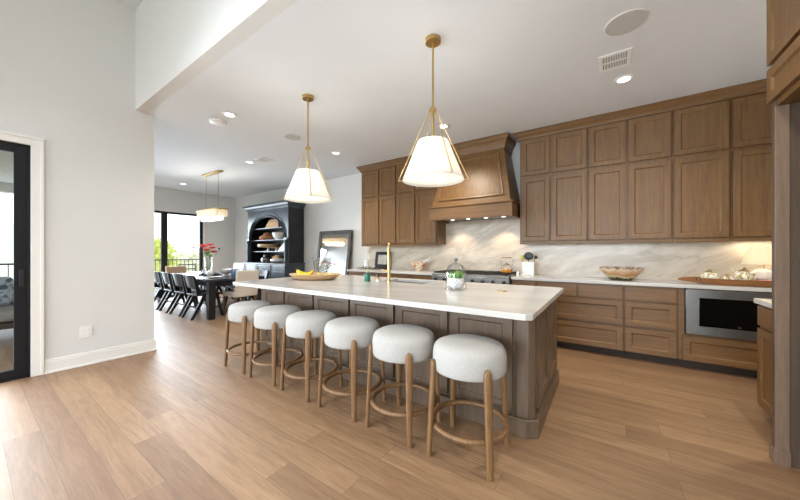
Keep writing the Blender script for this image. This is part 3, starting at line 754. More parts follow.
MB().tube([(0,0,0.135), (-0.03,-0.012,0.135)], 0.016, 12).tube([(-0.03,-0.012,0.135), (-0.085,-0.035,0.15)], [0.009, 0.006], 10).build('handle', M['brass'], t, smooth=40)
t = thing('soap_bottle', 'teal green glass soap bottle on the island left of the gold faucet', 'bottle', (-2.46, 2.86, 0.915))
MB().lathe([(0.036, 0), (0.039, 0.004), (0.039, 0.086), (0.034, 0.096), (0.014, 0.102), (0.013, 0.112)], n=24).build('body', M['teal'], t, smooth=40)
MB().lathe([(0.015, 0.112), (0.015, 0.124), (0.006, 0.126), (0.006, 0.150)], n=16).tube([(0,0,0.148), (0.03,-0.012,0.15), (0.042,-0.017,0.143)], 0.005, 8).build('pump', M['brass'], t, smooth=40)
t = thing('dish_brush', 'small dark-handled dish brush standing in a white holder by the faucet', 'brush', (-2.325, 2.905, 0.915))
MB().lathe([(0.030, 0), (0.033, 0.006), (0.031, 0.024), (0.027, 0.026)], n=20).build('holder', M['white_cer'], t, smooth=40)
MB().lathe([(0.022, 0.026), (0.024, 0.045), (0.017, 0.052)], n=16).build('bristles', M['tanwood'], t, smooth=40)
MB().lathe([(0.017, 0.053), (0.012, 0.066), (0.018, 0.084), (0.012, 0.098), (0.0, 0.102)], n=16).build('handle', M['black'], t, smooth=60)
o = MB().lathe([(0.042, 0.0), (0.042, 0.004), (0.030, 0.006), (0.0, 0.006)], n=24).build('countertop_outlet', M['brass'], None, smooth=40)
o.location = (-0.80, 2.84, 0.9152); tag(o, 'round brass pop-up outlet cap flush on the island top', 'outlet')

# ------------------------------------------------------------------ bar stools
def make_stool(label):
    t = thing('bar_stool', label, 'bar stool', (0, 0, 0), 0, 'bar stools along the island')
    prof = [(0.0, 0.523), (0.210, 0.523), (0.226, 0.530), (0.231, 0.545), (0.233, 0.59), (0.232, 0.635), (0.227, 0.663), (0.213, 0.685), (0.185, 0.699), (0.12, 0.708), (0.0, 0.711)]
    MB().lathe(prof, n=48).build('seat', M['stool_fabric'], t, smooth=60)
    for sx, sy in ((-1,-1), (1,-1), (1,1), (-1,1)):
        a = math.atan2(sy, sx)
        top = Vector((0.242*math.cos(a), 0.242*math.sin(a), 0.605)); bot = Vector((0.272*math.cos(a), 0.272*math.sin(a), 0.0))
        d = (top-bot)
        m = MB(); rad = Vector((math.cos(a), math.sin(a), 0)); tan = Vector((-math.sin(a), math.cos(a), 0))
        vs = []; K = 9
        secs = [(0.0, 0.017), (0.15, 0.019), (0.6, 0.0225), (0.93, 0.0245), (0.965, 0.0215), (0.99, 0.013), (1.0, 0.004)]
        for s_, w in secs:
            p = bot+d*s_
            for q_ in range(12):
                b = 2*PI*q_/12; cx = math.cos(b); sy_ = math.sin(b)
                ex = math.copysign(abs(cx)**0.6, cx); ey = math.copysign(abs(sy_)**0.6, sy_)
                vs.append(p+tan*w*ex+rad*(0.015 if w > 0.006 else 0.006)*ey)
        fs = []
        for i in range(len(secs)-1):
            for q_ in range(12):
                q2 = (q_+1) % 12; fs.append((i*12+q_, i*12+q2, (i+1)*12+q2, (i+1)*12+q_))
        fs += [tuple(range(11,-1,-1)), tuple(range((len(secs)-1)*12, len(secs)*12))]
        m.add(vs, fs).build('leg', M['stool_wood'], t, smooth=50)
    pts = [(0.232*math.cos(2*PI*i/48), 0.232*math.sin(2*PI*i/48), 0.19) for i in range(48)]
    MB().tube(pts, 0.019, 10, True, flat=0.8).build('foot_ring', M['stool_wood'], t, smooth=60)
    MB().lathe([(0.15, 0.514), (0.15, 0.5225)], n=32).build('seat_base', M['stool_wood'], t)
    return t
stool_labels = ['cream bar stool nearest the camera, at the right end of the row along the island',
                'second cream bar stool from the right end of the row along the island',
                'third cream bar stool from the right end of the row along the island',
                'fourth cream bar stool from the right end of the row, third from the far end',
                'second cream bar stool from the far left end of the row along the island',
                'farthest cream bar stool, at the left end of the row beside the dining area']
s0 = make_stool(stool_labels[0]); sx = [-0.735, -1.245, -1.765, -2.285, -2.815, -3.335]
for i, x in enumerate(sx):
    o = s0 if i == 0 else dup(s0, (0,0,0), None, stool_labels[i])
    o.location = (x, 1.86, 0); o.rotation_euler = (0, 0, R([2, -3, 1, -2, 3, 0][i]))

# ------------------------------------------------------------------ pendant lamps
def make_pendant(label, loc):
    t = thing('pendant_lamp', label, 'pendant lamp', loc, 0, 'pendant lamps over the island')
    zc = ZC-loc[2]                         # loc z is the shade's bottom plane
    MB().lathe([(0.062, zc-0.032), (0.066, zc-0.028), (0.066, zc-0.001)], n=32).build('canopy', M['brass'], t, smooth=40)
    MB().tube([(0,0,0.60), (0,0,zc-0.03)], 0.009, 10).build('rod', M['brass'], t, smooth=60)
    MB().lathe([(0.012, 0.575), (0.030, 0.580), (0.030, 0.598), (0.012, 0.604), (0.012, 0.625)], n=24).build('hub', M['brass'], t, smooth=40)
    MB().open_lathe([(0.256, 0.0), (0.128, 0.325), (0.126, 0.325), (0.253, 0.001), (0.256, 0.0)], n=48).build('shade', M['shade'], t, smooth=50)
    MB().lathe([(0.0, 0.020), (0.249, 0.020), (0.249, 0.023), (0.0, 0.023)], n=48).build('diffuser', M['diffuser'], t, smooth=40)
    MB().lathe([(0.0, 0.0), (0.010, 0.001), (0.010, 0.019)], n=16).build('finial', M['plastic'], t, smooth=40)
    for az in (28, 208, -32, 148):
        a = R(az); c, s = math.cos(a), math.sin(a)
        MB().tube([(0.027*c, 0.027*s, 0.588), (0.292*c, 0.292*s, 0.003)], 0.0048, 8).tube([(0.292*c, 0.292*s, 0.003), (0.262*c, 0.262*s, 0.003)], 0.004, 8).build('wire_arm', M['gold'], t, smooth=60)
    MB().ball((0,0,0.17), 0.035, 16).build('bulb', M['bulb'], t, smooth=180)
    MB().tube([(0,0,0.20), (0,0,0.575)], 0.010, 10).build('stem', M['brass'], t, smooth=60)
    point('pendant_light', (loc[0], loc[1], loc[2]+0.20), 7.5, (1.0, 0.97, 0.93), 0.05)
    return t
make_pendant('white cone pendant lamp with brass wires, nearer one at the right', (-1.195, 2.225, 1.878))
make_pendant('white cone pendant lamp with brass wires, farther one at the left', (-2.815, 2.235, 1.878))

# ------------------------------------------------------------------ ceiling fittings
def downlight(label, x, y, power=14):
    t = thing('recessed_light', label, 'ceiling light', (x, y, ZC), 0, 'recessed ceiling lights')
    MB().lathe([(0.058, -0.001), (0.058, -0.006), (0.082, -0.008), (0.088, -0.002), (0.088, -0.0005)], n=32).build('trim_ring', M['plastic'], t, smooth=40)
    MB().lathe([(0.0, -0.0065), (0.0575, -0.0065), (0.0575, -0.002), (0.0, -0.002)], n=32).build('lens', M['lit'], t)
    spot('downlight', (x, y, ZC-0.02), power, WARM, 130, 0.9, 0.05)
downlight('lit recessed ceiling light in front of the right upper cabinets, below the air vent', 0.15, 3.85, 44)
downlight('lit recessed ceiling light near the hood, right of the nearer pendant lamp', -1.90, 3.84, 95)
downlight('lit recessed ceiling light above the left upper cabinets, between the two pendant rods', -4.00, 3.79, 110)
downlight('lit recessed ceiling light beside the round white ceiling fixture', -4.02, 1.95, 36)
downlight('lit recessed ceiling light left of the small ceiling vent', -5.82, 3.21, 36)
downlight('lit recessed ceiling light farthest away, over the dining window end', -9.10, 3.25, 36)
for x, y in ((0.45, 1.75), (1.15, 3.15), (1.2, 1.65), (-2.3, -0.6), (-2.3, -2.8), (-0.3, -3.0)):          # unseen fill spots, added to brighten the room without fixtures
    spot('downlight', (x, y, ZC-0.02 if y > 1.3 else 4.27), 62 if y > 1.3 else 165, WARM if y > 1.3 else (0.92, 0.95, 1.0), 140, 0.9, 0.05)
def ceiling_speaker(label, x, y, r):
    t = thing('ceiling_speaker', label, 'speaker', (x, y, ZC), 0, 'round ceiling speakers')
    MB().lathe([(r-0.008, -0.001), (r-0.008, -0.006), (r, -0.005), (r, -0.0005)], n=40).build('rim', M['plastic'], t, smooth=40)
    MB().lathe([(0.0, -0.005), (r-0.009, -0.005), (r-0.009, -0.001), (0.0, -0.001)], n=40).build('grille', M['speaker'], t)
ceiling_speaker('large round grey ceiling speaker at the upper right, nearest the camera', 0.127, 2.917, 0.142)
ceiling_speaker('round grey ceiling speaker just left of the farther pendant rod', -3.995, 2.889, 0.13)
t = thing('ceiling_fixture', 'round white disc fixture on the ceiling beside a lit downlight', 'ceiling fixture', (-4.347, 1.959, ZC))
MB().lathe([(0.0, -0.030), (0.080, -0.030), (0.098, -0.026), (0.104, -0.016), (0.104, -0.0005)], n=40).build('housing', M['plastic'], t, smooth=40)
MB().lathe([(0.0, -0.034), (0.062, -0.034), (0.066, -0.0305), (0.0, -0.0305)], n=32).build('cover', M['trim'], t, smooth=40)
def vent(label, x, y, w, d, rz):
    t = thing('air_vent', label, 'vent', (x, y, ZC), rz, 'ceiling air vents')
    m = MB().box(-w, w, -d, -d+0.035, -0.010, -0.0005).box(-w, w, d-0.035, d, -0.010, -0.0005).box(-w, -w+0.035, -d+0.035, d-0.035, -0.010, -0.0005).box(w-0.035, w, -d+0.035, d-0.035, -0.010, -0.0005)
    m.box(-w+0.035, w-0.035, -0.008, 0.008, -0.010, -0.0005)
    m.build('frame', M['plastic'], t, 0.002)
    MB().box(-w+0.035, w-0.035, -d+0.035, d-0.035, -0.002, -0.0008).build('duct', M['iron'], t)
    n = 14
    for k in range(n):
        xx = -w+0.045+k*(2*w-0.09)/(n-1)
        MB().box(xx-0.004, xx+0.004, -d+0.035, d-0.035, -0.009, -0.0025).build('slat', M['plastic'], t)
vent('white rectangular ceiling air vent above the right cabinets, below the large speaker', 0.065, 3.43, 0.125, 0.145, 0)
vent('white ceiling air vent beyond the farther pendant, above the dining side', -5.45, 3.29, 0.15, 0.12, 0)

# wall outlet on the left wall
t = thing('wall_outlet', 'white double outlet plate on the left wall above the baseboard', 'outlet', (XL, 0.787, 0.373))
MB().box(0.0005, 0.006, -0.050, 0.050, -0.064, 0.064).build('plate', M['plastic'], t, 0.003)
for y in (-0.026, 0.026):
    for z in (-0.022, 0.022): MB().box(0.006, 0.0085, y-0.014, y+0.014, z-0.013, z+0.013).build('socket', M['trim'], t, 0.002)

# ------------------------------------------------------------------ dining area
t = thing('dining_table', 'long black dining table with square legs in the dining area', 'table', (-7.475, 3.15, 0))
TL, TW = 1.36, 0.56
MB().box(-TL, TL, -TW, TW, 0.715, 0.76).build('tabletop', M['table_top'], t, 0.006)
MB().box(-TL+0.08, TL-0.08, -TW+0.05, -TW+0.075, 0.62, 0.714).box(-TL+0.08, TL-0.08, TW-0.075, TW-0.05, 0.62, 0.714).box(-TL+0.05, -TL+0.075, -TW+0.05, TW-0.05, 0.62, 0.714).box(TL-0.075, TL-0.05, -TW+0.05, TW-0.05, 0.62, 0.714).build('apron', M['chair_black'], t)
for sx_ in (-1, 1):
    for sy_ in (-1, 1):
        MB().beam((sx_*(TL-0.075), sy_*(TW-0.075), 0), (sx_*(TL-0.07), sy_*(TW-0.07), 0.714), 0.11, 0.11, 0.13, 0.13).build('leg', M['chair_black'], t, 0.006)

def make_chair(label):
    """black wooden chair; faces +y, its back towards -y"""
    t = thing('dining_chair', label, 'chair', (0,0,0), 0, 'black dining chairs around the table')
    MB().box(-0.235, 0.235, -0.20, 0.25, 0.435, 0.468).build('seat', M['chair_black'], t, 0.012)
    for s in (-1, 1):
        x = s*0.215
        MB().beam((x, -0.28, 0), (x*0.98, -0.05, 0.434), 0.040, 0.05, 0.042, 0.075).build('leg', M['chair_black'], t, 0.005)
        MB().beam((x, 0.27, 0), (x*0.98, 0.17, 0.434), 0.034, 0.045, 0.034, 0.06).build('leg', M['chair_black'], t, 0.005)
        MB().beam((x, -0.155, 0.469), (x*1.02, -0.245, 0.83), 0.042, 0.085, 0.032, 0.045).build('post', M['chair_black'], t, 0.005)
    vs = []; fs = []; K = 8
    for i in range(K+1):
        u = -1+2*i/K; x = u*0.20; dy = -0.035*(1-u*u)
        for z, y in ((0.585, -0.178), (0.84, -0.240)):
            for th in (-0.012, 0.012): vs.append((x, y+dy+th, z))
    for i in range(K):
        a, b = i*4, i*4+4
        fs += [(a, b, b+2, a+2), (a+1, a+3, b+3, b+1), (a+2, b+2, b+3, a+3), (a, a+1, b+1, b)]
    fs += [(0, 2, 3, 1), (K*4, K*4+1, K*4+3, K*4+2)]
    MB().add(vs, fs).build('backrest', M['chair_black'], t, 0.004)
    MB().box(-0.20, 0.20, -0.185, -0.160, 0.20, 0.225).build('stretcher', M['chair_black'], t)
    MB().box(-0.20, 0.20, 0.215, 0.235, 0.16, 0.185).build('stretcher', M['chair_black'], t)
    return t
near = ['black dining chair at the right end of the near side of the table', 'second black dining chair from the right on the near side of the table',
        'third black dining chair from the right on the near side of the table', 'black dining chair at the left end of the near side, beside the white wall edge']
far = ['black dining chair on the far side of the table, partly behind the cream head chair', 'black dining chair on the far side of the table, behind the white dishes',
       'black dining chair on the far side of the table, behind the flower vase', 'black dining chair on the far side of the table, nearest the window']
cx = [-6.62, -7.21, -7.81, -8.42]
c0 = make_chair(near[0]); c0.location = (cx[0], 2.70, 0)
for i in (1, 2, 3): dup(c0, (cx[i], 2.70, 0), R([0, 2, -2, 1][i]), near[i])
for i in range(4): dup(c0, (cx[i]-0.12+0.045*i, 3.80, 0), R(180+[2, -2, 1, -1][i]), far[i])

def soft_chair(name, label, loc, rz, fabric, w=0.46, h=0.92):
    t = thing(name, label, 'chair', loc, rz)
    MB().box(-w/2, w/2, -0.22, 0.25, 0.37, 0.475).build('seat', M[fabric], t, 0.03, seg=4)
    vs = []
    a = w/2-0.005
    for z, y in ((0.375, -0.235), (h, -0.315)):
        vs += [(-a, y-0.035, z), (a, y-0.035, z), (a, y+0.035, z), (-a, y+0.035, z)]
    MB().add(vs, [(3,2,1,0),(4,5,6,7),(0,1,5,4),(1,2,6,5),(2,3,7,6),(3,0,4,7)]).build('backrest', M[fabric], t, 0.025, seg=4)
    for s in (-1, 1):
        MB().beam((s*(w/2-0.02), -0.27, 0), (s*(w/2-0.03), -0.20, 0.369), 0.028, 0.028, 0.036, 0.04).build('leg', M['stool_wood'], t, 0.004)
        MB().beam((s*(w/2-0.02), 0.235, 0), (s*(w/2-0.03), 0.215, 0.369), 0.028, 0.028, 0.036, 0.04).build('leg', M['stool_wood'], t, 0.004)
    return t
soft_chair('head_chair', 'cream upholstered chair at the right head of the dining table, back towards the island', (-6.30, 3.27, 0), R(90), 'cream', 0.47, 0.91)
soft_chair('head_chair', 'tan upholstered chair at the far head of the table, before the dining window', (-8.93, 3.14, 0), R(-90), 'tan', 0.46, 0.91)
soft_chair('accent_chair', 'cream upholstered chair standing by the back wall left of the black hutch', (-9.12, 4.40, 0), R(180), 'cream', 0.60, 0.96)

# chandelier
t = thing('chandelier', 'rectangular two-tier crystal chandelier with brass frame above the dining table', 'chandelier', (-7.31, 3.17, ZC))
MB().box(-0.40, 0.40, -0.055, 0.055, -0.028, -0.0005).build('canopy', M['brass'], t, 0.004)
for s in (-1, 1): MB().tube([(s*0.29, 0, -0.029), (s*0.29, 0, -0.83)], 0.005, 8).build('rod', M['brass'], t)
HX, HY = 0.49, 0.125
MB().box(-HX, HX, -HY, -HY+0.02, -0.86, -0.83).box(-HX, HX, HY-0.02, HY, -0.86, -0.83).box(-HX, -HX+0.02, -HY+0.02, HY-0.02, -0.86, -0.83).box(HX-0.02, HX, -HY+0.02, HY-0.02, -0.86, -0.83).box(-HX+0.02, HX-0.02, -0.012, 0.012, -0.855, -0.835).build('frame', M['gold'], t, 0.002)
def crystals(hx, hy, z0, z1, step):
    n = int(round(2*hx/step)); k = int(round(2*hy/step))
    spots = [(-hx+(i+0.5)*2*hx/n, s*hy, 0) for i in range(n) for s in (-1, 1)]+[(s*hx, -hy+(i+0.5)*2*hy/k, 1) for i in range(k) for s in (-1, 1)]
    m = MB()
    for x, y, side in spots:
        a, b = (step*0.42, 0.007) if not side else (0.007, step*0.42)
        m.box(x-a, x+a, y-b, y+b, z0, z1)
    return m
crystals(HX-0.01, HY-0.01, -1.00, -0.862, 0.045).build('crystal_tier', M['crystal'], t)['kind'] = 'stuff'
MB().box(-0.38, 0.38, -0.075, -0.065, -0.875, -0.865).box(-0.38, 0.38, 0.065, 0.075, -0.875, -0.865).build('inner_frame', M['gold'], t)
crystals(0.38, 0.07, -1.075, -0.876, 0.045).build('crystal_tier', M['crystal'], t)['kind'] = 'stuff'
for i in range(5):
    MB().ball((-0.30+0.15*i, 0, -0.92), 0.018, 12, (1,1,1.4)).build('bulb', M['bulb'], t, smooth=180)
    point('chandelier_light', (-7.31-0.30+0.15*i, 3.17, ZC-0.96), 3, (1.0, 0.88, 0.70), 0.03)

# things on the dining table
TZ = 0.7602
o = MB().lathe([(0.0, 0), (0.20, 0), (0.215, 0.006), (0.215, 0.026), (0.207, 0.026), (0.204, 0.010), (0.0, 0.010)], n=40).build('round_tray', M['black'], None, smooth=40)
o.location = (-7.45, 3.16, TZ); tag(o, 'round black tray under the flower vase on the dining table', 'tray')
V0 = (-7.47, 3.16, TZ+0.0105)
t = thing('flower_vase', 'clear glass vase standing on the black tray on the dining table', 'vase', V0)
MB().open_lathe([(0.0, 0.002), (0.060, 0.002), (0.064, 0.06), (0.072, 0.22), (0.080, 0.38), (0.076, 0.38), (0.068, 0.22), (0.060, 0.06), (0.056, 0.012), (0.0, 0.012)], n=28).build('body', M['clear'], t, smooth=50)
t = thing('flowers', 'red blooms and thin sprigs arranged in the glass vase', 'flowers', (V0[0], V0[1], V0[2]+0.014))
rnd = random.Random(3)
heads = [(-0.12, -0.06, 0.62), (0.06, -0.06, 0.52), (-0.04, 0.06, 0.64), (0.12, 0.03, 0.57), (-0.22, 0.0, 0.60), (0.02, -0.10, 0.60), (0.08, 0.08, 0.48)]
for hx, hy, hz in heads:
    MB().tube([(hx*0.15, hy*0.15, 0), (hx*0.35, hy*0.35, hz*0.55), (hx, hy, hz)], 0.004, 6).build('stem', M['green'], t, smooth=60)
    m = MB()
    for ring_, (nr, rr, tz) in enumerate(((8, 0.092, 0.45), (7, 0.078, 1.1), (5, 0.055, 2.4))):
        for q in range(nr):
            a = 2*PI*q/nr+ring_*0.5; d = Vector((math.cos(a), math.sin(a), tz)).normalized(); e = Vector((-math.sin(a), math.cos(a), 0))
            p = Vector((hx, hy, hz)); w = rr*0.5; nn = d.cross(e)*0.004
            pts = [p, p+d*rr*0.6+e*w, p+d*rr+e*w*0.3+Vector((0,0,-0.01)), p+d*rr-e*w*0.3+Vector((0,0,-0.01)), p+d*rr*0.6-e*w]
            m.add([x+nn for x in pts]+[x-nn for x in pts], [(0,1,2,3,4), (9,8,7,6,5)]+[(i, 5+i, 5+(i+1) % 5, (i+1) % 5) for i in range(5)])
    m.build('bloom', M['red'], t)
for tx, ty, tz in ((-0.46, -0.12, 0.60), (0.40, 0.05, 0.56)):
    MB().tube([(0,0,0.03), (tx*0.35, ty*0.35, 0.32), (tx, ty, tz)], 0.0028, 6).ball((tx, ty, tz+0.008), 0.024, 10, (1.3, 0.7, 1.0)).build('sprig', M['iron'], t, smooth=60)
m = MB()
for q in range(12):
    a = q*0.55; z = 0.34+0.010*q; d = Vector((math.cos(a), math.sin(a), 0.6)); e = Vector((-math.sin(a), math.cos(a), 0)); p = Vector((0, 0, z))
    m.add([p, p+d*0.08+e*0.025, p+d*0.15, p+d*0.08-e*0.025], [(0,1,2,3)])
m.build('leaves', M['green'], t)
def lathe_thing(name, label, cat, loc, prof, mat, n=28, group=None, smooth=45):
    o = MB().lathe(prof, n=n).build(name, M[mat], None, smooth=smooth); o.location = loc; return tag(o, label, cat, group)
lathe_thing('serving_bowl', 'white footed serving bowl on the dining table right of the flowers', 'bowl', (-6.98, 3.30, TZ), [(0.0,0), (0.06,0), (0.05,0.025), (0.11,0.06), (0.15,0.125), (0.143,0.125), (0.10,0.065), (0.0,0.04)], 'white_cer')
lathe_thing('drinking_glass', 'small clear glass on the dining table left of the vase', 'glass', (-7.72, 3.10, TZ), [(0.0,0), (0.035,0), (0.04,0.11), (0.037,0.11), (0.032,0.01), (0.0,0.01)], 'clear')
lathe_thing('plate', 'white plate at the near right corner of the dining table', 'plate', (-6.55, 2.88, TZ), [(0.0,0), (0.08,0), (0.135,0.016), (0.135,0.020), (0.08,0.006), (0.0,0.006)], 'white_cer', group=None)
t = thing('teapot', 'white teapot on the dining table right of the black tray', 'teapot', (-7.12, 3.05, TZ))
MB().lathe([(0.0,0), (0.05,0), (0.075,0.04), (0.07,0.085), (0.035,0.112)], n=24).build('body', M['white_cer'], t, smooth=50)
MB().lathe([(0.036,0.1125), (0.028,0.125), (0.006,0.130), (0.010,0.146), (0.0,0.15)], n=20).build('lid', M['white_cer'], t, smooth=50)
MB().tube([(0.068,0,0.04), (0.11,0,0.07), (0.125,0,0.105)], [0.016,0.010,0.007], 10).build('spout', M['white_cer'], t, smooth=60)
MB().tube([(-0.066,0,0.085), (-0.115,0,0.085), (-0.115,0,0.035), (-0.07,0,0.03)], 0.007, 8).build('handle', M['white_cer'], t, smooth=60)
o = MB().box(-0.10,0.10,-0.07,0.07,0,0.11).build('gift_box', M['blue'], None, 0.012); o.location = (-6.62, 3.38, TZ); o.rotation_euler = (0,0,R(20)); tag(o, 'blue patterned box on the dining table near its right end', 'box')

# ------------------------------------------------------------------ black hutch
HXC = -7.475
t = thing('hutch', 'tall black arched display hutch against the back wall of the dining area', 'hutch', (HXC, YB-0.02, 0))
W2 = 0.935; BF = -0.56; UF = -0.47
MB().box(-W2-0.03, W2+0.03, BF, 0, 0.10, 0.955).build('base', M['hutch_sheen'], t, 0.004)
MB().box(-W2-0.045, W2+0.045, BF-0.02, 0, 0, 0.10).build('plinth', M['hutch_sheen'], t, 0.006)
MB().box(-W2-0.065, W2+0.065, BF-0.045, 0, 0.956, 0.992).build('ledge', M['hutch_sheen'], t, 0.008)
for i in range(3):
    x0 = -W2+0.02+i*0.6233; x1 = x0+0.585
    d = MB(); shaker(x0+0.03, x1-0.03, 0.745, 0.93, BF-0.024, rail=0.03, mb=d); d.build('drawer', M['hutch_sheen'], t, 0.002)
    k = MB().lathe([(0.008,0), (0.006,0.014), (0.015,0.02), (0.012,0.03), (0,0.032)], n=14, mat=Matrix.Translation(((x0+x1)/2, BF-0.024, 0.838)) @ Matrix.Rotation(R(90), 4, 'X')).build('knob', M['iron'], t, smooth=50)
    d = MB(); shaker(x0+0.03, x1-0.03, 0.13, 0.715, BF-0.024, rail=0.06, mb=d); d.build('door', M['hutch_sheen'], t, 0.002)
for i in range(4):
    x = -W2+0.01+i*0.6217
    MB().box(x-0.028, x+0.028, BF-0.034, BF-0.001, 0.105, 0.94).build('pilaster', M['hutch_sheen'], t, 0.004)
# upper case: sides, back, top, and the arched front
MB().box(-W2, -W2+0.03, UF+0.03, 0, 0.993, 2.44).build('side_panel', M['hutch_dark'], t, 0.003)
MB().box(W2-0.03, W2, UF+0.03, 0, 0.993, 2.44).build('side_panel', M['hutch_dark'], t, 0.003)
MB().box(-W2+0.031, W2-0.031, -0.02, 0, 0.993, 2.44).build('back_panel', M['hutch_inside'], t)
MB().box(-W2, W2, UF+0.03, 0, 2.441, 2.475).build('top', M['hutch_dark'], t)
AR, ZS, ZT = 0.80, 1.63, 2.44          # arch half-width, spring line, front top
AH = 0.58
m = MB(); K = 28
arc = [(AR*math.cos(PI-PI*i/K), ZS+AH*math.sin(PI*i/K)) for i in range(K+1)]
for y in (UF, UF+0.029):
    pass
vs = []; fs = []
for x, z in arc: vs.append((x, UF, z))
for i in range(K+1): vs.append((-W2+2*W2*i/K, UF, ZT))
for x, z in arc: vs.append((x, UF+0.029, z))
for i in range(K+1): vs.append((-W2+2*W2*i/K, UF+0.029, ZT))
n1 = K+1
for i in range(K):
    fs += [(i, i+1, n1+i+1, n1+i), (2*n1+i+1, 2*n1+i, 3*n1+i, 3*n1+i+1), (i+1, i, 2*n1+i, 2*n1+i+1)]
m.add(vs, fs)
for s in (-1, 1):
    a, b = sorted((s*AR, s*W2)); m.box(a, b, UF, UF+0.029, 0.993, ZS)
    v = [(s*AR, UF, ZS), (s*W2, UF, ZS), (s*W2, UF, ZT), (s*AR, UF+0.029, ZS), (s*W2, UF+0.029, ZS), (s*W2, UF+0.029, ZT)]
    m.add(v, [(0,1,2), (3,5,4)])
m.build('arched_front', M['hutch_sheen'], t)
mold = [(x*1.035, UF-0.012, ZS+(z-ZS)*1.05) for x, z in arc]
MB().tube(mold, 0.028, 8, flat=0.6).build('arch_moulding', M['hutch_sheen'], t, smooth=50)
mold = [(x*1.10 if abs(x*1.10) < W2-0.01 else math.copysign(W2-0.01, x), UF-0.006, ZS+(z-ZS)*1.20) for x, z in arc[2:-2]]
MB().tube(mold, 0.012, 8).build('arch_moulding', M['hutch_sheen'], t, smooth=50)
for s in (-1, 1):
    x = s*(AR+0.068)
    MB().box(x-0.075, x+0.075, UF-0.045, UF-0.001, 1.585, 1.645).build('capital', M['hutch_sheen'], t, 0.008)
    MB().lathe([(0.045,0), (0.045,0.04), (0.032,0.05), (0.034,0.30), (0.030,0.52), (0.044,0.535), (0.044,0.588)], (x, UF-0.03, 0.995), 20).build('column', M['hutch_sheen'], t, smooth=40)
prof = [(0.0, 2.41), (-0.015, 2.41), (-0.02, 2.45), (-0.05, 2.475), (-0.07, 2.52), (-0.10, 2.53), (-0.10, 2.565), (0.0, 2.565)]
rings = []
for d, z in prof: rings.append([(-W2+d, 0, z), (-W2+d, UF+d, z), (W2-d, UF+d, z), (W2-d, 0, z)])
m = MB(); n = len(prof)
vs = [p for r_ in rings for p in r_]; fs = []
for i in range(n):
    j = (i+1) % n
    for k_ in range(3): fs.append((i*4+k_, i*4+k_+1, j*4+k_+1, j*4+k_))
m.add(vs, fs).box(-W2, W2, UF, 0, 2.476, 2.56).build('crown', M['hutch_sheen'], t)
SHZ = [1.30, 1.61, 1.93]
for z in SHZ:
    w = W2-0.032
    MB().box(-w, w, UF+0.05, -0.021, z-0.022, z).build('shelf', M['hutch_sheen'], t, 0.003)
# crockery in the hutch; positions relative to the hutch centre
def hx(dx, dz, dy=-0.30): return (HXC+dx, YB-0.02+dy, dz+0.0006)
m = MB(); pts = [(-0.30,0.0), (0.34,0.0), (0.22,0.235), (-0.16,0.235)]
m.add([(x, -0.010, z) for x, z in pts]+[(x, 0.010, z) for x, z in pts], [(0,1,2,3), (7,6,5,4)]+[(i,4+i,4+(i+1) % 4,(i+1) % 4) for i in range(4)])
o = m.build('decorative_board', M['tanwood'], None, 0.006); o.location = hx(0.05, SHZ[2]+0.005, -0.37); o.rotation_euler = (R(-14),0,0); tag(o, 'pale tapered wooden board leaning on the top shelf of the hutch', 'board')
lathe_thing('basket', 'brown domed basket on the second shelf of the hutch', 'basket', hx(-0.25, SHZ[1]), [(0.0,0), (0.17,0), (0.21,0.04), (0.19,0.09), (0.12,0.13), (0.09,0.18), (0.05,0.21), (0.0,0.215)], 'terracotta')
t2 = thing('tureen', 'white handled tureen beside the brown basket in the hutch', 'tureen', hx(0.38, SHZ[1]))
MB().lathe([(0.0,0), (0.13,0), (0.19,0.06), (0.22,0.17), (0.21,0.18), (0.17,0.06), (0.0,0.03)], n=28).build('body', M['white_cer'], t2, smooth=45)
for s in (-1, 1): MB().tube([(s*0.19,0,0.10), (s*0.27,0,0.14), (s*0.26,0,0.19), (s*0.21,0,0.175)], 0.011, 8).build('handle', M['white_cer'], t2, smooth=60)
t2 = thing('cake_stand', 'white footed cake stand holding a wide wooden top, left on the third shelf', 'cake stand', hx(-0.20, SHZ[0]))
MB().lathe([(0.0,0), (0.10,0), (0.035,0.03), (0.03,0.09), (0.09,0.105)], n=28).build('foot', M['white_cer'], t2, smooth=45)
MB().lathe([(0.0,0.1055), (0.24,0.1055), (0.27,0.13), (0.27,0.19), (0.25,0.19), (0.24,0.13), (0.0,0.125)], n=32).build('plate', M['tanwood'], t2, smooth=45)
t2 = thing('cake_stand', 'small white footed cake stand in the middle of the third hutch shelf', 'cake stand', hx(0.20, SHZ[0]))
MB().lathe([(0.0,0), (0.08,0), (0.03,0.03), (0.025,0.07), (0.07,0.082)], n=28).build('foot', M['white_cer'], t2, smooth=45)
MB().lathe([(0.0,0.0825), (0.14,0.0825), (0.15,0.10), (0.0,0.098)], n=28).build('plate', M['tanwood'], t2, smooth=45)
m = MB(); pts = [(-0.20,0.0), (0.20,0.0), (0.22,0.10), (0.10,0.25), (0.0,0.26), (-0.12,0.12)]
m.add([(x, -0.012, z) for x, z in pts]+[(x, 0.012, z) for x, z in pts], [(0,1,2,3,4,5), (11,10,9,8,7,6)]+[(i,6+i,6+(i+1) % 6,(i+1) % 6) for i in range(6)])
o = m.build('platter', M['china'], None, 0.006); o.location = hx(0.55, SHZ[0]+0.004, -0.36); o.rotation_euler = (R(-14),0,0); tag(o, 'cream patterned platter leaning at the right of the third hutch shelf', 'platter')
lathe_thing('jug', 'dark grey jug at the left of the lowest hutch shelf', 'jug', hx(-0.34, 0.992), [(0.0,0), (0.10,0), (0.12,0.06), (0.11,0.12), (0.05,0.16), (0.05,0.20), (0.06,0.22), (0.0,0.21)], 'steel')
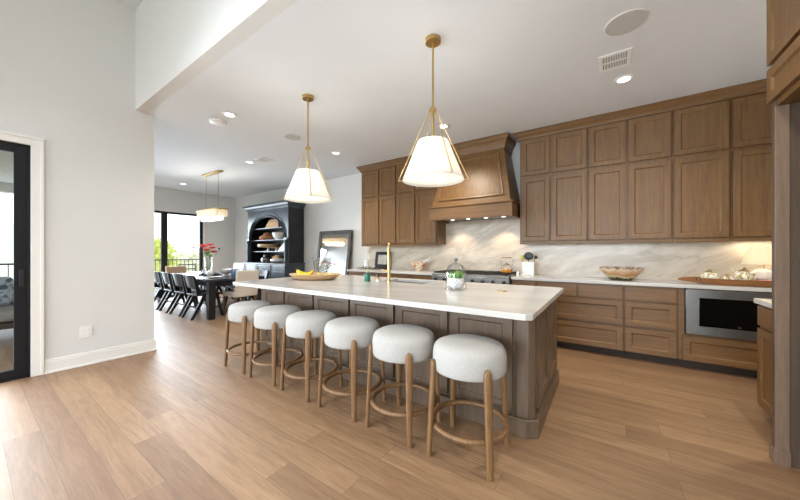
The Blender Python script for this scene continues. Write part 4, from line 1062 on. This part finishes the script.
lathe_thing('goblet_bowl', 'small pale footed bowl in the middle of the lowest hutch shelf', 'bowl', hx(-0.03, 0.992, -0.16), [(0.0,0), (0.06,0), (0.02,0.02), (0.02,0.08), (0.10,0.12), (0.13,0.17), (0.12,0.17), (0.0,0.11)], 'tanwood')
t2 = thing('tureen', 'round cream tureen with tan lid on the lowest hutch shelf', 'tureen', hx(0.24, 0.992, -0.30))
MB().lathe([(0.0,0), (0.12,0), (0.19,0.05), (0.19,0.09), (0.15,0.12)], n=28).build('body', M['white_cer'], t2, smooth=45)
MB().lathe([(0.0,0.1205), (0.14,0.1205), (0.08,0.15), (0.06,0.16), (0.08,0.20), (0.0,0.205)], n=28).build('lid', M['tanwood'], t2, smooth=45)
o = MB().lathe([(0.0,0), (0.09,0), (0.15,0.02), (0.15,0.026), (0.09,0.008), (0.0,0.008)], n=32).build('plate', M['blue'], None, smooth=40)
o.location = hx(0.58, 0.992+0.148, -0.10); o.rotation_euler = (R(78),0,0); tag(o, 'blue plate standing upright at the right of the lowest hutch shelf', 'plate')
lathe_thing('pitcher', 'white cup at the right corner of the lowest hutch shelf', 'cup', hx(0.68, 0.992, -0.34), [(0.0,0), (0.05,0), (0.06,0.05), (0.05,0.11), (0.046,0.11), (0.05,0.05), (0.0,0.01)], 'white_cer')

# leaning floor mirror
t = thing('floor_mirror', 'large dark-framed mirror leaning against the back wall beside the counter end', 'mirror', (-5.30, 4.78, 0), 0)
t.rotation_euler = (R(-7.6), 0, 0)
HWm, HM, FRm = 0.545, 1.80, 0.085
MB().box(-HWm, -HWm+FRm, -0.03, 0.012, 0.004, HM).box(HWm-FRm, HWm, -0.03, 0.012, 0.004, HM).box(-HWm+FRm, HWm-FRm, -0.03, 0.012, 0.004, FRm).box(-HWm+FRm, HWm-FRm, -0.03, 0.012, HM-FRm, HM).build('frame', M['mframe'], t, 0.008)
MB().box(-HWm+FRm, HWm-FRm, -0.008, 0.006, FRm, HM-FRm).build('mirror_glass', M['mirror'], t)

# ------------------------------------------------------------------ things on the island
CZ = 0.9152
t = thing('wooden_tray', 'oval pale wooden tray with bananas near the left end of the island', 'tray', (-3.20, 2.66, CZ), R(28))
MB().lathe([(0.0,0), (0.23,0), (0.29, 0.024), (0.35, 0.074), (0.338, 0.078), (0.28, 0.034), (0.22,0.016), (0.0,0.015)], n=48, sy=0.72).build('body', M['tanwood'], t, smooth=45)
t = thing('bananas', 'bunch of yellow bananas lying on the wooden tray', 'bananas', (-3.33, 2.60, CZ+0.036), R(34))
for k_ in range(4):
    off = -0.045+0.032*k_; pts = []; rs = []
    for i in range(11):
        u = i/10; ang = PI*(0.16+0.68*u)
        pts.append((-0.095*math.cos(ang)*1.25, off*(0.35+1.3*math.sin(PI*u)), 0.105-0.105*math.sin(ang)+0.016+0.012*(k_ % 2)))
        rs.append(0.005+0.0145*math.sin(PI*min(1, 0.10+u*0.84))**0.55)
    MB().tube(pts, rs, 10).build('banana', M['banana'], t, smooth=60)
MB().tube([(-0.103,-0.004,0.075), (-0.118,-0.006,0.102)], [0.014, 0.009], 8).build('stem', M['banana_tip'], t, smooth=60)
for i, (x, y, l) in enumerate(((-3.12, 2.66, 'pale green pear on the wooden tray, directly right of the bananas'), (-3.02, 2.74, 'pale green pear at the right end of the wooden tray'))):
    t = thing('pear', l, 'fruit', (x, y, CZ+0.018), i*1.0)
    MB().lathe([(0.0,0), (0.024,0.004), (0.034,0.024), (0.030,0.045), (0.018,0.062), (0.010,0.070), (0,0.072)], n=20).build('body', M['lime'], t, smooth=60)
    MB().tube([(0,0,0.071), (0.003,0,0.086)], 0.0025, 6).build('stem', M['banana_tip'], t)
t = thing('glass_hurricane', 'clear ribbed glass vase behind the fruit tray on the island', 'vase', (-3.46, 3.00, CZ))
def ribbed(prof, ribs=12, depth=0.006, n=72):
    vs = []; fs = []
    for r, z in prof:
        for k_ in range(n):
            a = 2*PI*k_/n; rr = r+(depth*math.cos(ribs*a) if r > 0.03 else 0); vs.append((rr*math.cos(a), rr*math.sin(a), z))
    for j in range(len(prof)-1):
        for k_ in range(n):
            k2 = (k_+1) % n; fs.append((j*n+k_, j*n+k2, (j+1)*n+k2, (j+1)*n+k_))
    return MB().add(vs, fs)
ribbed([(0.0,0.001), (0.06,0.001), (0.075,0.02), (0.10,0.10), (0.125,0.22), (0.135,0.285), (0.130,0.285), (0.118,0.22), (0.092,0.10), (0.066,0.024), (0.0,0.016)]).build('body', M['cutglass'], t, smooth=60)
t = thing('planter', 'small green plant in a white pebbled pot under the glass cloche', 'plant', (-1.215, 2.735, CZ+0.0125))
MB().lathe([(0.0,0), (0.055,0), (0.078,0.02), (0.084,0.06), (0.078,0.098), (0.070,0.098), (0.072,0.085), (0.0,0.082)], n=32).build('pot', M['pebble'], t, smooth=50)
m = MB(); rnd = random.Random(5)
for q in range(34):
    a = rnd.uniform(0, 2*PI); b = rnd.uniform(0.55, 1.45); d = Vector((math.cos(a)*math.cos(b), math.sin(a)*math.cos(b), math.sin(b))); e = d.orthogonal().normalized(); L = rnd.uniform(0.06, 0.10); p = Vector((0.025*math.cos(a), 0.025*math.sin(a), 0.083)); n_ = d.cross(e)*0.003
    pts = [p, p+d*L*0.6+e*0.012, p+d*L, p+d*L*0.6-e*0.012]
    m.add([x+n_ for x in pts]+[x-n_ for x in pts], [(0,1,2,3), (7,6,5,4)]+[(i,4+i,4+(i+1) % 4,(i+1) % 4) for i in range(4)])
m.build('leaves', M['green'], t)
t = thing('glass_cloche', 'clear glass bell cloche covering the potted plant on the island', 'cloche', (-1.215, 2.735, CZ))
MB().lathe([(0.0,0), (0.110,0), (0.112,0.006), (0.108,0.012), (0.0,0.012)], n=40).build('base', M['clear'], t, smooth=40)
MB().open_lathe([(0.100,0.0125), (0.1005,0.14), (0.094,0.19), (0.074,0.232), (0.040,0.255), (0.014,0.262), (0.012,0.258), (0.038,0.250), (0.071,0.228), (0.090,0.188), (0.0975,0.14), (0.0975,0.0125)], n=48).build('dome', M['clear'], t, smooth=60)
MB().lathe([(0.012,0.2625), (0.009,0.272), (0.020,0.282), (0.022,0.294), (0.014,0.304), (0.0,0.306)], n=20).build('knob', M['steel'], t, smooth=60)

# ------------------------------------------------------------------ things on the back counters
KZ = 0.9252
t = thing('picture_frame', 'small black picture frame leaning on the left back counter', 'picture frame', (-3.86, 4.94, KZ+0.012), 0)
t.rotation_euler = (R(-10), 0, 0)
m = MB().box(-0.19,-0.125,-0.02,0.0,0.02,0.35).box(0.125,0.19,-0.02,0.0,0.02,0.35).box(-0.125,0.125,-0.02,0.0,0.02,0.085).box(-0.125,0.125,-0.02,0.0,0.285,0.35)
m.build('frame', M['black'], t, 0.004)
MB().box(-0.125,0.125,-0.008,-0.002,0.085,0.285).build('print', M['art'], t)
MB().box(-0.15,0.15,-0.05,0.03,0.0,0.018).build('stand', M['black'], t, 0.003)
t = thing('wooden_tray', 'low dark wooden tray with small feet on the far left back counter', 'tray', (-4.02, 4.70, KZ))
MB().box(-0.24,0.24,-0.09,0.09,0.018,0.032).build('body', M['mframe'], t, 0.004)
for sx_ in (-0.2, 0.2):
    for sy_ in (-0.06, 0.06): MB().ball((sx_, sy_, 0.009), 0.009, 10).build('foot', M['brass'], t, smooth=60)
for i, (dx, l) in enumerate(((-0.14, 'small cream cup at the left of the low dark tray'), (0.0, 'small cream cup in the middle of the low dark tray'), (0.14, 'small cream cup at the right of the low dark tray'))):
    lathe_thing('cup', l, 'cup', (-4.02+dx, 4.70, KZ+0.0325), [(0.0,0), (0.022,0), (0.036,0.02), (0.040,0.045), (0.036,0.045), (0.030,0.02), (0.0,0.006)], 'china', 20, 'cups on the low tray')
lathe_thing('candle_jar', 'slim clear glass jar beside the black picture frame', 'jar', (-4.20, 4.86, KZ), [(0.0,0), (0.045,0), (0.05,0.02), (0.05,0.15), (0.03,0.19), (0.034,0.21), (0.028,0.21), (0.044,0.15), (0.044,0.02), (0.0,0.01)], 'clear')
o = MB().lathe([(0.0,0), (0.06,0), (0.05,0.02), (0.075,0.04), (0.135,0.125), (0.150,0.175), (0.142,0.175), (0.125,0.13), (0.065,0.055), (0.0,0.04)], n=36).build('bowl', M['fruitbowl'], None, smooth=45)
o.location = (-2.86, 4.78, KZ); tag(o, 'painted multicoloured footed bowl on the left back counter', 'bowl')
t = thing('spoon', 'white long-handled spoon resting in the painted bowl', 'spoon', (-2.86, 4.78, KZ+0.07))
MB().tube([(-0.05,-0.01,0.02), (0.06,0.0,0.085), (0.24,0.02,0.175)], [0.024, 0.014, 0.010], 12).build('handle', M['white_cer'], t, smooth=60)
MB().tube([(0.24,0.02,0.175), (0.275,0.024,0.19)], [0.011, 0.007], 12).build('tip', M['tanwood'], t, smooth=60)

t = thing('kettle', 'glass kettle of amber tea with copper handle on the range', 'kettle', (-1.275, 4.78, 0.961))
MB().lathe([(0.0,0.004), (0.070,0.004), (0.082,0.03), (0.080,0.055), (0.0,0.055)], n=32).build('tea', M['amber'], t, smooth=50)
MB().open_lathe([(0.0,0.001), (0.074,0.001), (0.088,0.03), (0.085,0.065), (0.066,0.10), (0.042,0.118)], n=36).build('body', M['clear'], t, smooth=60)
MB().lathe([(0.0,0.119), (0.046,0.119), (0.040,0.128), (0.010,0.134), (0.014,0.150), (0.0,0.154)], n=24).build('lid', M['steel'], t, smooth=50)
MB().tube([(0.075,0,0.06), (0.115,0,0.09), (0.13,0,0.115)], [0.014, 0.010, 0.008], 10).build('spout', M['clear'], t, smooth=60)
m = MB()
for s in (-1, 1): m.tube([(s*0.068,0,0.095), (s*0.098,0,0.14), (s*0.098,0,0.19), (s*0.070,0,0.232)], 0.003, 8)
h = m.build('bail', M['steel'], t, smooth=60)
MB().tube([(-0.072,0,0.232), (0.072,0,0.232)], 0.009, 12).build('grip', M['terracotta'], h, smooth=60)

t = thing('utensil_crock', 'white square utensil crock right of the range', 'crock', (-0.975, 4.86, KZ), R(6))
m = MB().box(-0.085,0.085,-0.06,0.06,0,0.012).box(-0.085,-0.077,-0.06,0.06,0.012,0.205).box(0.077,0.085,-0.06,0.06,0.012,0.205).box(-0.077,0.077,-0.06,-0.052,0.012,0.205).box(-0.077,0.077,0.052,0.06,0.012,0.205)
m.build('body', M['white_cer'], t, 0.003)
def utensil(name, label, dx, dy, lean, head, mat_h, mat):
    t = thing(name, label, 'utensil', (-0.975+dx, 4.86+dy, KZ+0.0135)); 
    top = Vector((lean[0], lean[1], lean[2]))
    MB().tube([(0,0,0.005), top*0.6, top], 0.006, 8).build('handle', M[mat], t, smooth=60)
    head(top).build('head', M[mat_h], t, smooth=50)
utensil('spatula', 'wide black slotted turner standing in the white crock', 0.0, 0.02, (0.0,0.0,0.225), lambda p: MB().ball((p.x, p.y, p.z+0.055), 0.068, 16, (1.0, 0.16, 0.9)), 'black', 'black')
utensil('ladle', 'black ladle leaning right out of the white crock', 0.04, 0.0, (0.055,0.0,0.24), lambda p: MB().ball((p.x+0.01, p.y, p.z+0.02), 0.026, 14, (1.0, 1.0, 0.8)), 'black', 'steel')
utensil('whisk', 'yellow-green whisk leaning left out of the white crock', -0.04, 0.0, (-0.04,0.0,0.22), lambda p: ribbed([(0.004, 0.0), (0.022, 0.03), (0.030, 0.06), (0.020, 0.085), (0.0, 0.095)], 8, 0.004, 32).add([], []) if False else MB().ball((p.x-0.012, p.y, p.z+0.038), 0.04, 16, (0.75, 0.75, 1.0)), 'lime', 'tanwood')
utensil('spoon', 'pale wooden spoon at the left of the white crock', -0.055, 0.03, (-0.035,0.0,0.19), lambda p: MB().ball((p.x-0.004, p.y, p.z+0.022), 0.03, 14, (0.75, 0.35, 1.0)), 'tanwood', 'tanwood')
lathe_thing('salt_shaker', 'small white shaker between the range and the utensil crock', 'shaker', (-1.095, 4.72, KZ), [(0.0,0), (0.020,0), (0.022,0.02), (0.018,0.05), (0.010,0.06), (0.0,0.062)], 'white_cer', 20)
o = MB().lathe([(0.0,0), (0.115,0), (0.120,0.012), (0.150,0.045), (0.205,0.105), (0.236,0.155), (0.226,0.158), (0.195,0.108), (0.14,0.052), (0.10,0.022), (0.0,0.018)], n=56).build('glazed_bowl', M['glaze'], None, smooth=45)
o.location = (0.155, 4.73, KZ); tag(o, 'wide drip-glazed brown bowl alone on the right back counter', 'bowl')

# dough-bowl shaped wooden tray with teapots and cloth
t = thing('boat_tray', 'long honey-coloured wooden boat tray on the right back counter', 'tray', (1.165, 4.66, KZ), R(-4))
vs = []; fs = []; K = 28; L = 0.48; n = 14
def sect(u):
    w = 0.118*(1-abs(u)**2.6)**0.75+0.004; zz = 0.035*abs(u)**2.5
    return w, zz
prof = []
for i in range(K+1):
    u = -1+2*i/K; w, zz = sect(u); h = 0.066*(1-0.75*abs(u)**5)
    row = [(-w*0.70, zz), (-w*0.92, zz+h*0.45), (-w, zz+h), (-w*0.90, zz+h), (-w*0.80, zz+h*0.5), (-w*0.6, zz+0.014), (w*0.6, zz+0.014), (w*0.80, zz+h*0.5), (w*0.90, zz+h), (w, zz+h), (w*0.92, zz+h*0.45), (w*0.70, zz)]
    for y, z in row: vs.append((u*L, y, z))
q = 12
for i in range(K):
    for j in range(q):
        j2 = (j+1) % q; fs.append((i*q+j, i*q+j2, (i+1)*q+j2, (i+1)*q+j))
fs += [tuple(range(q)), tuple(range((K+1)*q-1, K*q-1, -1))]
MB().add(vs, fs).build('body', M['boat'], t, smooth=45)
for u in (-0.70, -0.64):
    w, zz = sect(u); m = MB(); h = 0.066*(1-0.75*abs(u)**5)
    m.box(u*L-0.006, u*L+0.006, -w*1.0-0.001, -w*0.9, zz+h*0.42, zz+h+0.001); m.build('inlay_band', M['mframe'], t)
def teapot(label, loc, s, rz):
    t = thing('china_teapot', label, 'teapot', loc, rz, 'gilded teapots on the boat tray')
    P = lambda l: [(a*s, b*s) for a, b in l]
    MB().lathe(P([(0.0,0), (0.04,0), (0.045,0.008), (0.075,0.045), (0.078,0.07), (0.06,0.10), (0.035,0.115)]), n=28).build('body', M['china'], t, smooth=50)
    MB().lathe(P([(0.038,0.1155), (0.030,0.128), (0.008,0.134), (0.012,0.148), (0.0,0.156)]), n=22).build('lid', M['gold'], t, smooth=50)
    MB().tube([(0.068*s,0,0.05*s), (0.10*s,0,0.075*s), (0.118*s,0,0.112*s)], [0.015*s, 0.010*s, 0.007*s], 10).build('spout', M['china'], t, smooth=60)
    MB().tube([(-0.066*s,0,0.095*s), (-0.11*s,0,0.10*s), (-0.115*s,0,0.05*s), (-0.07*s,0,0.04*s)], 0.006*s, 8).build('handle', M['gold'], t, smooth=60)
teapot('gilded floral teapot at the left on the wooden boat tray', (0.945, 4.675, KZ+0.018), 0.98, R(70))
teapot('low gilded floral teapot in the middle front of the wooden boat tray', (1.075, 4.640, KZ+0.0165), 0.70, R(250))
teapot('tallest gilded floral teapot at the right on the wooden boat tray', (1.205, 4.675, KZ+0.0165), 1.16, R(100))
v = []; f_ = []; 
for i in range(13):
    for j in range(7): v.append((0.28*i/12-0.14, 0.13*j/6-0.065, 0.052+0.006*math.sin(i*1.1+j)+0.004*math.cos(j*1.7)))
for i in range(12):
    for j in range(6): f_.append((i*7+j, (i+1)*7+j, (i+1)*7+j+1, i*7+j+1))
o = MB().add(v, f_).build('napkin', M['pink'], None, smooth=180); o.location = (1.45, 4.64, KZ+0.012); tag(o, 'folded pink cloth draped at the right end of the boat tray', 'cloth')
sm = o.modifiers.new('thickness', 'SOLIDIFY'); sm.thickness = 0.012; sm.offset = -1

t = thing('table_lamp', 'white ceramic table lamp with ivory shade on the right back counter', 'lamp', (1.395, 4.885, KZ))
m = ribbed([(0.0,0.0), (0.05,0.001), (0.080,0.03), (0.092,0.085), (0.080,0.135), (0.05,0.165), (0.018,0.175)], 8, 0.003, 64); m.build('base', M['white_cer'], t, smooth=60)
MB().tube([(0,0,0.172), (0,0,0.30)], 0.010, 12).build('stem', M['brass'], t, smooth=60)
MB().open_lathe([(0.162,0.222), (0.118,0.405), (0.116,0.405), (0.160,0.222), (0.162,0.222)], n=40).build('shade', M['lampshade'], t, smooth=50)
MB().ball((0,0,0.315), 0.024, 14).build('bulb', M['bulb'], t, smooth=180)
MB().tube([(-0.09,0.02,0.006), (-0.15,0.04,0.05), (-0.185,0.11,0.13), (-0.20,0.16,0.17)], 0.003, 6).build('cord', M['plastic'], t, smooth=60)
point('table_lamp_light', (1.395, 4.885, KZ+0.30), 0.6, (1.0, 0.88, 0.66), 0.02)
t = thing('under_cabinet_light', 'slim white light bar under the wall cabinet above the table lamp', 'light', (1.42, 4.93, 1.428))
MB().box(-0.20, 0.20, -0.02, 0.02, -0.024, -0.0005).build('housing', M['plastic'], t, 0.003)
MB().box(-0.19, 0.19, -0.014, 0.014, -0.027, -0.0245).build('lens', M['lit'], t)
area('under_cabinet_glow', (1.42, 4.93, 1.398), (0, 0, 0), 0.38, 0.03, 1.2, (1.0, 0.85, 0.62))
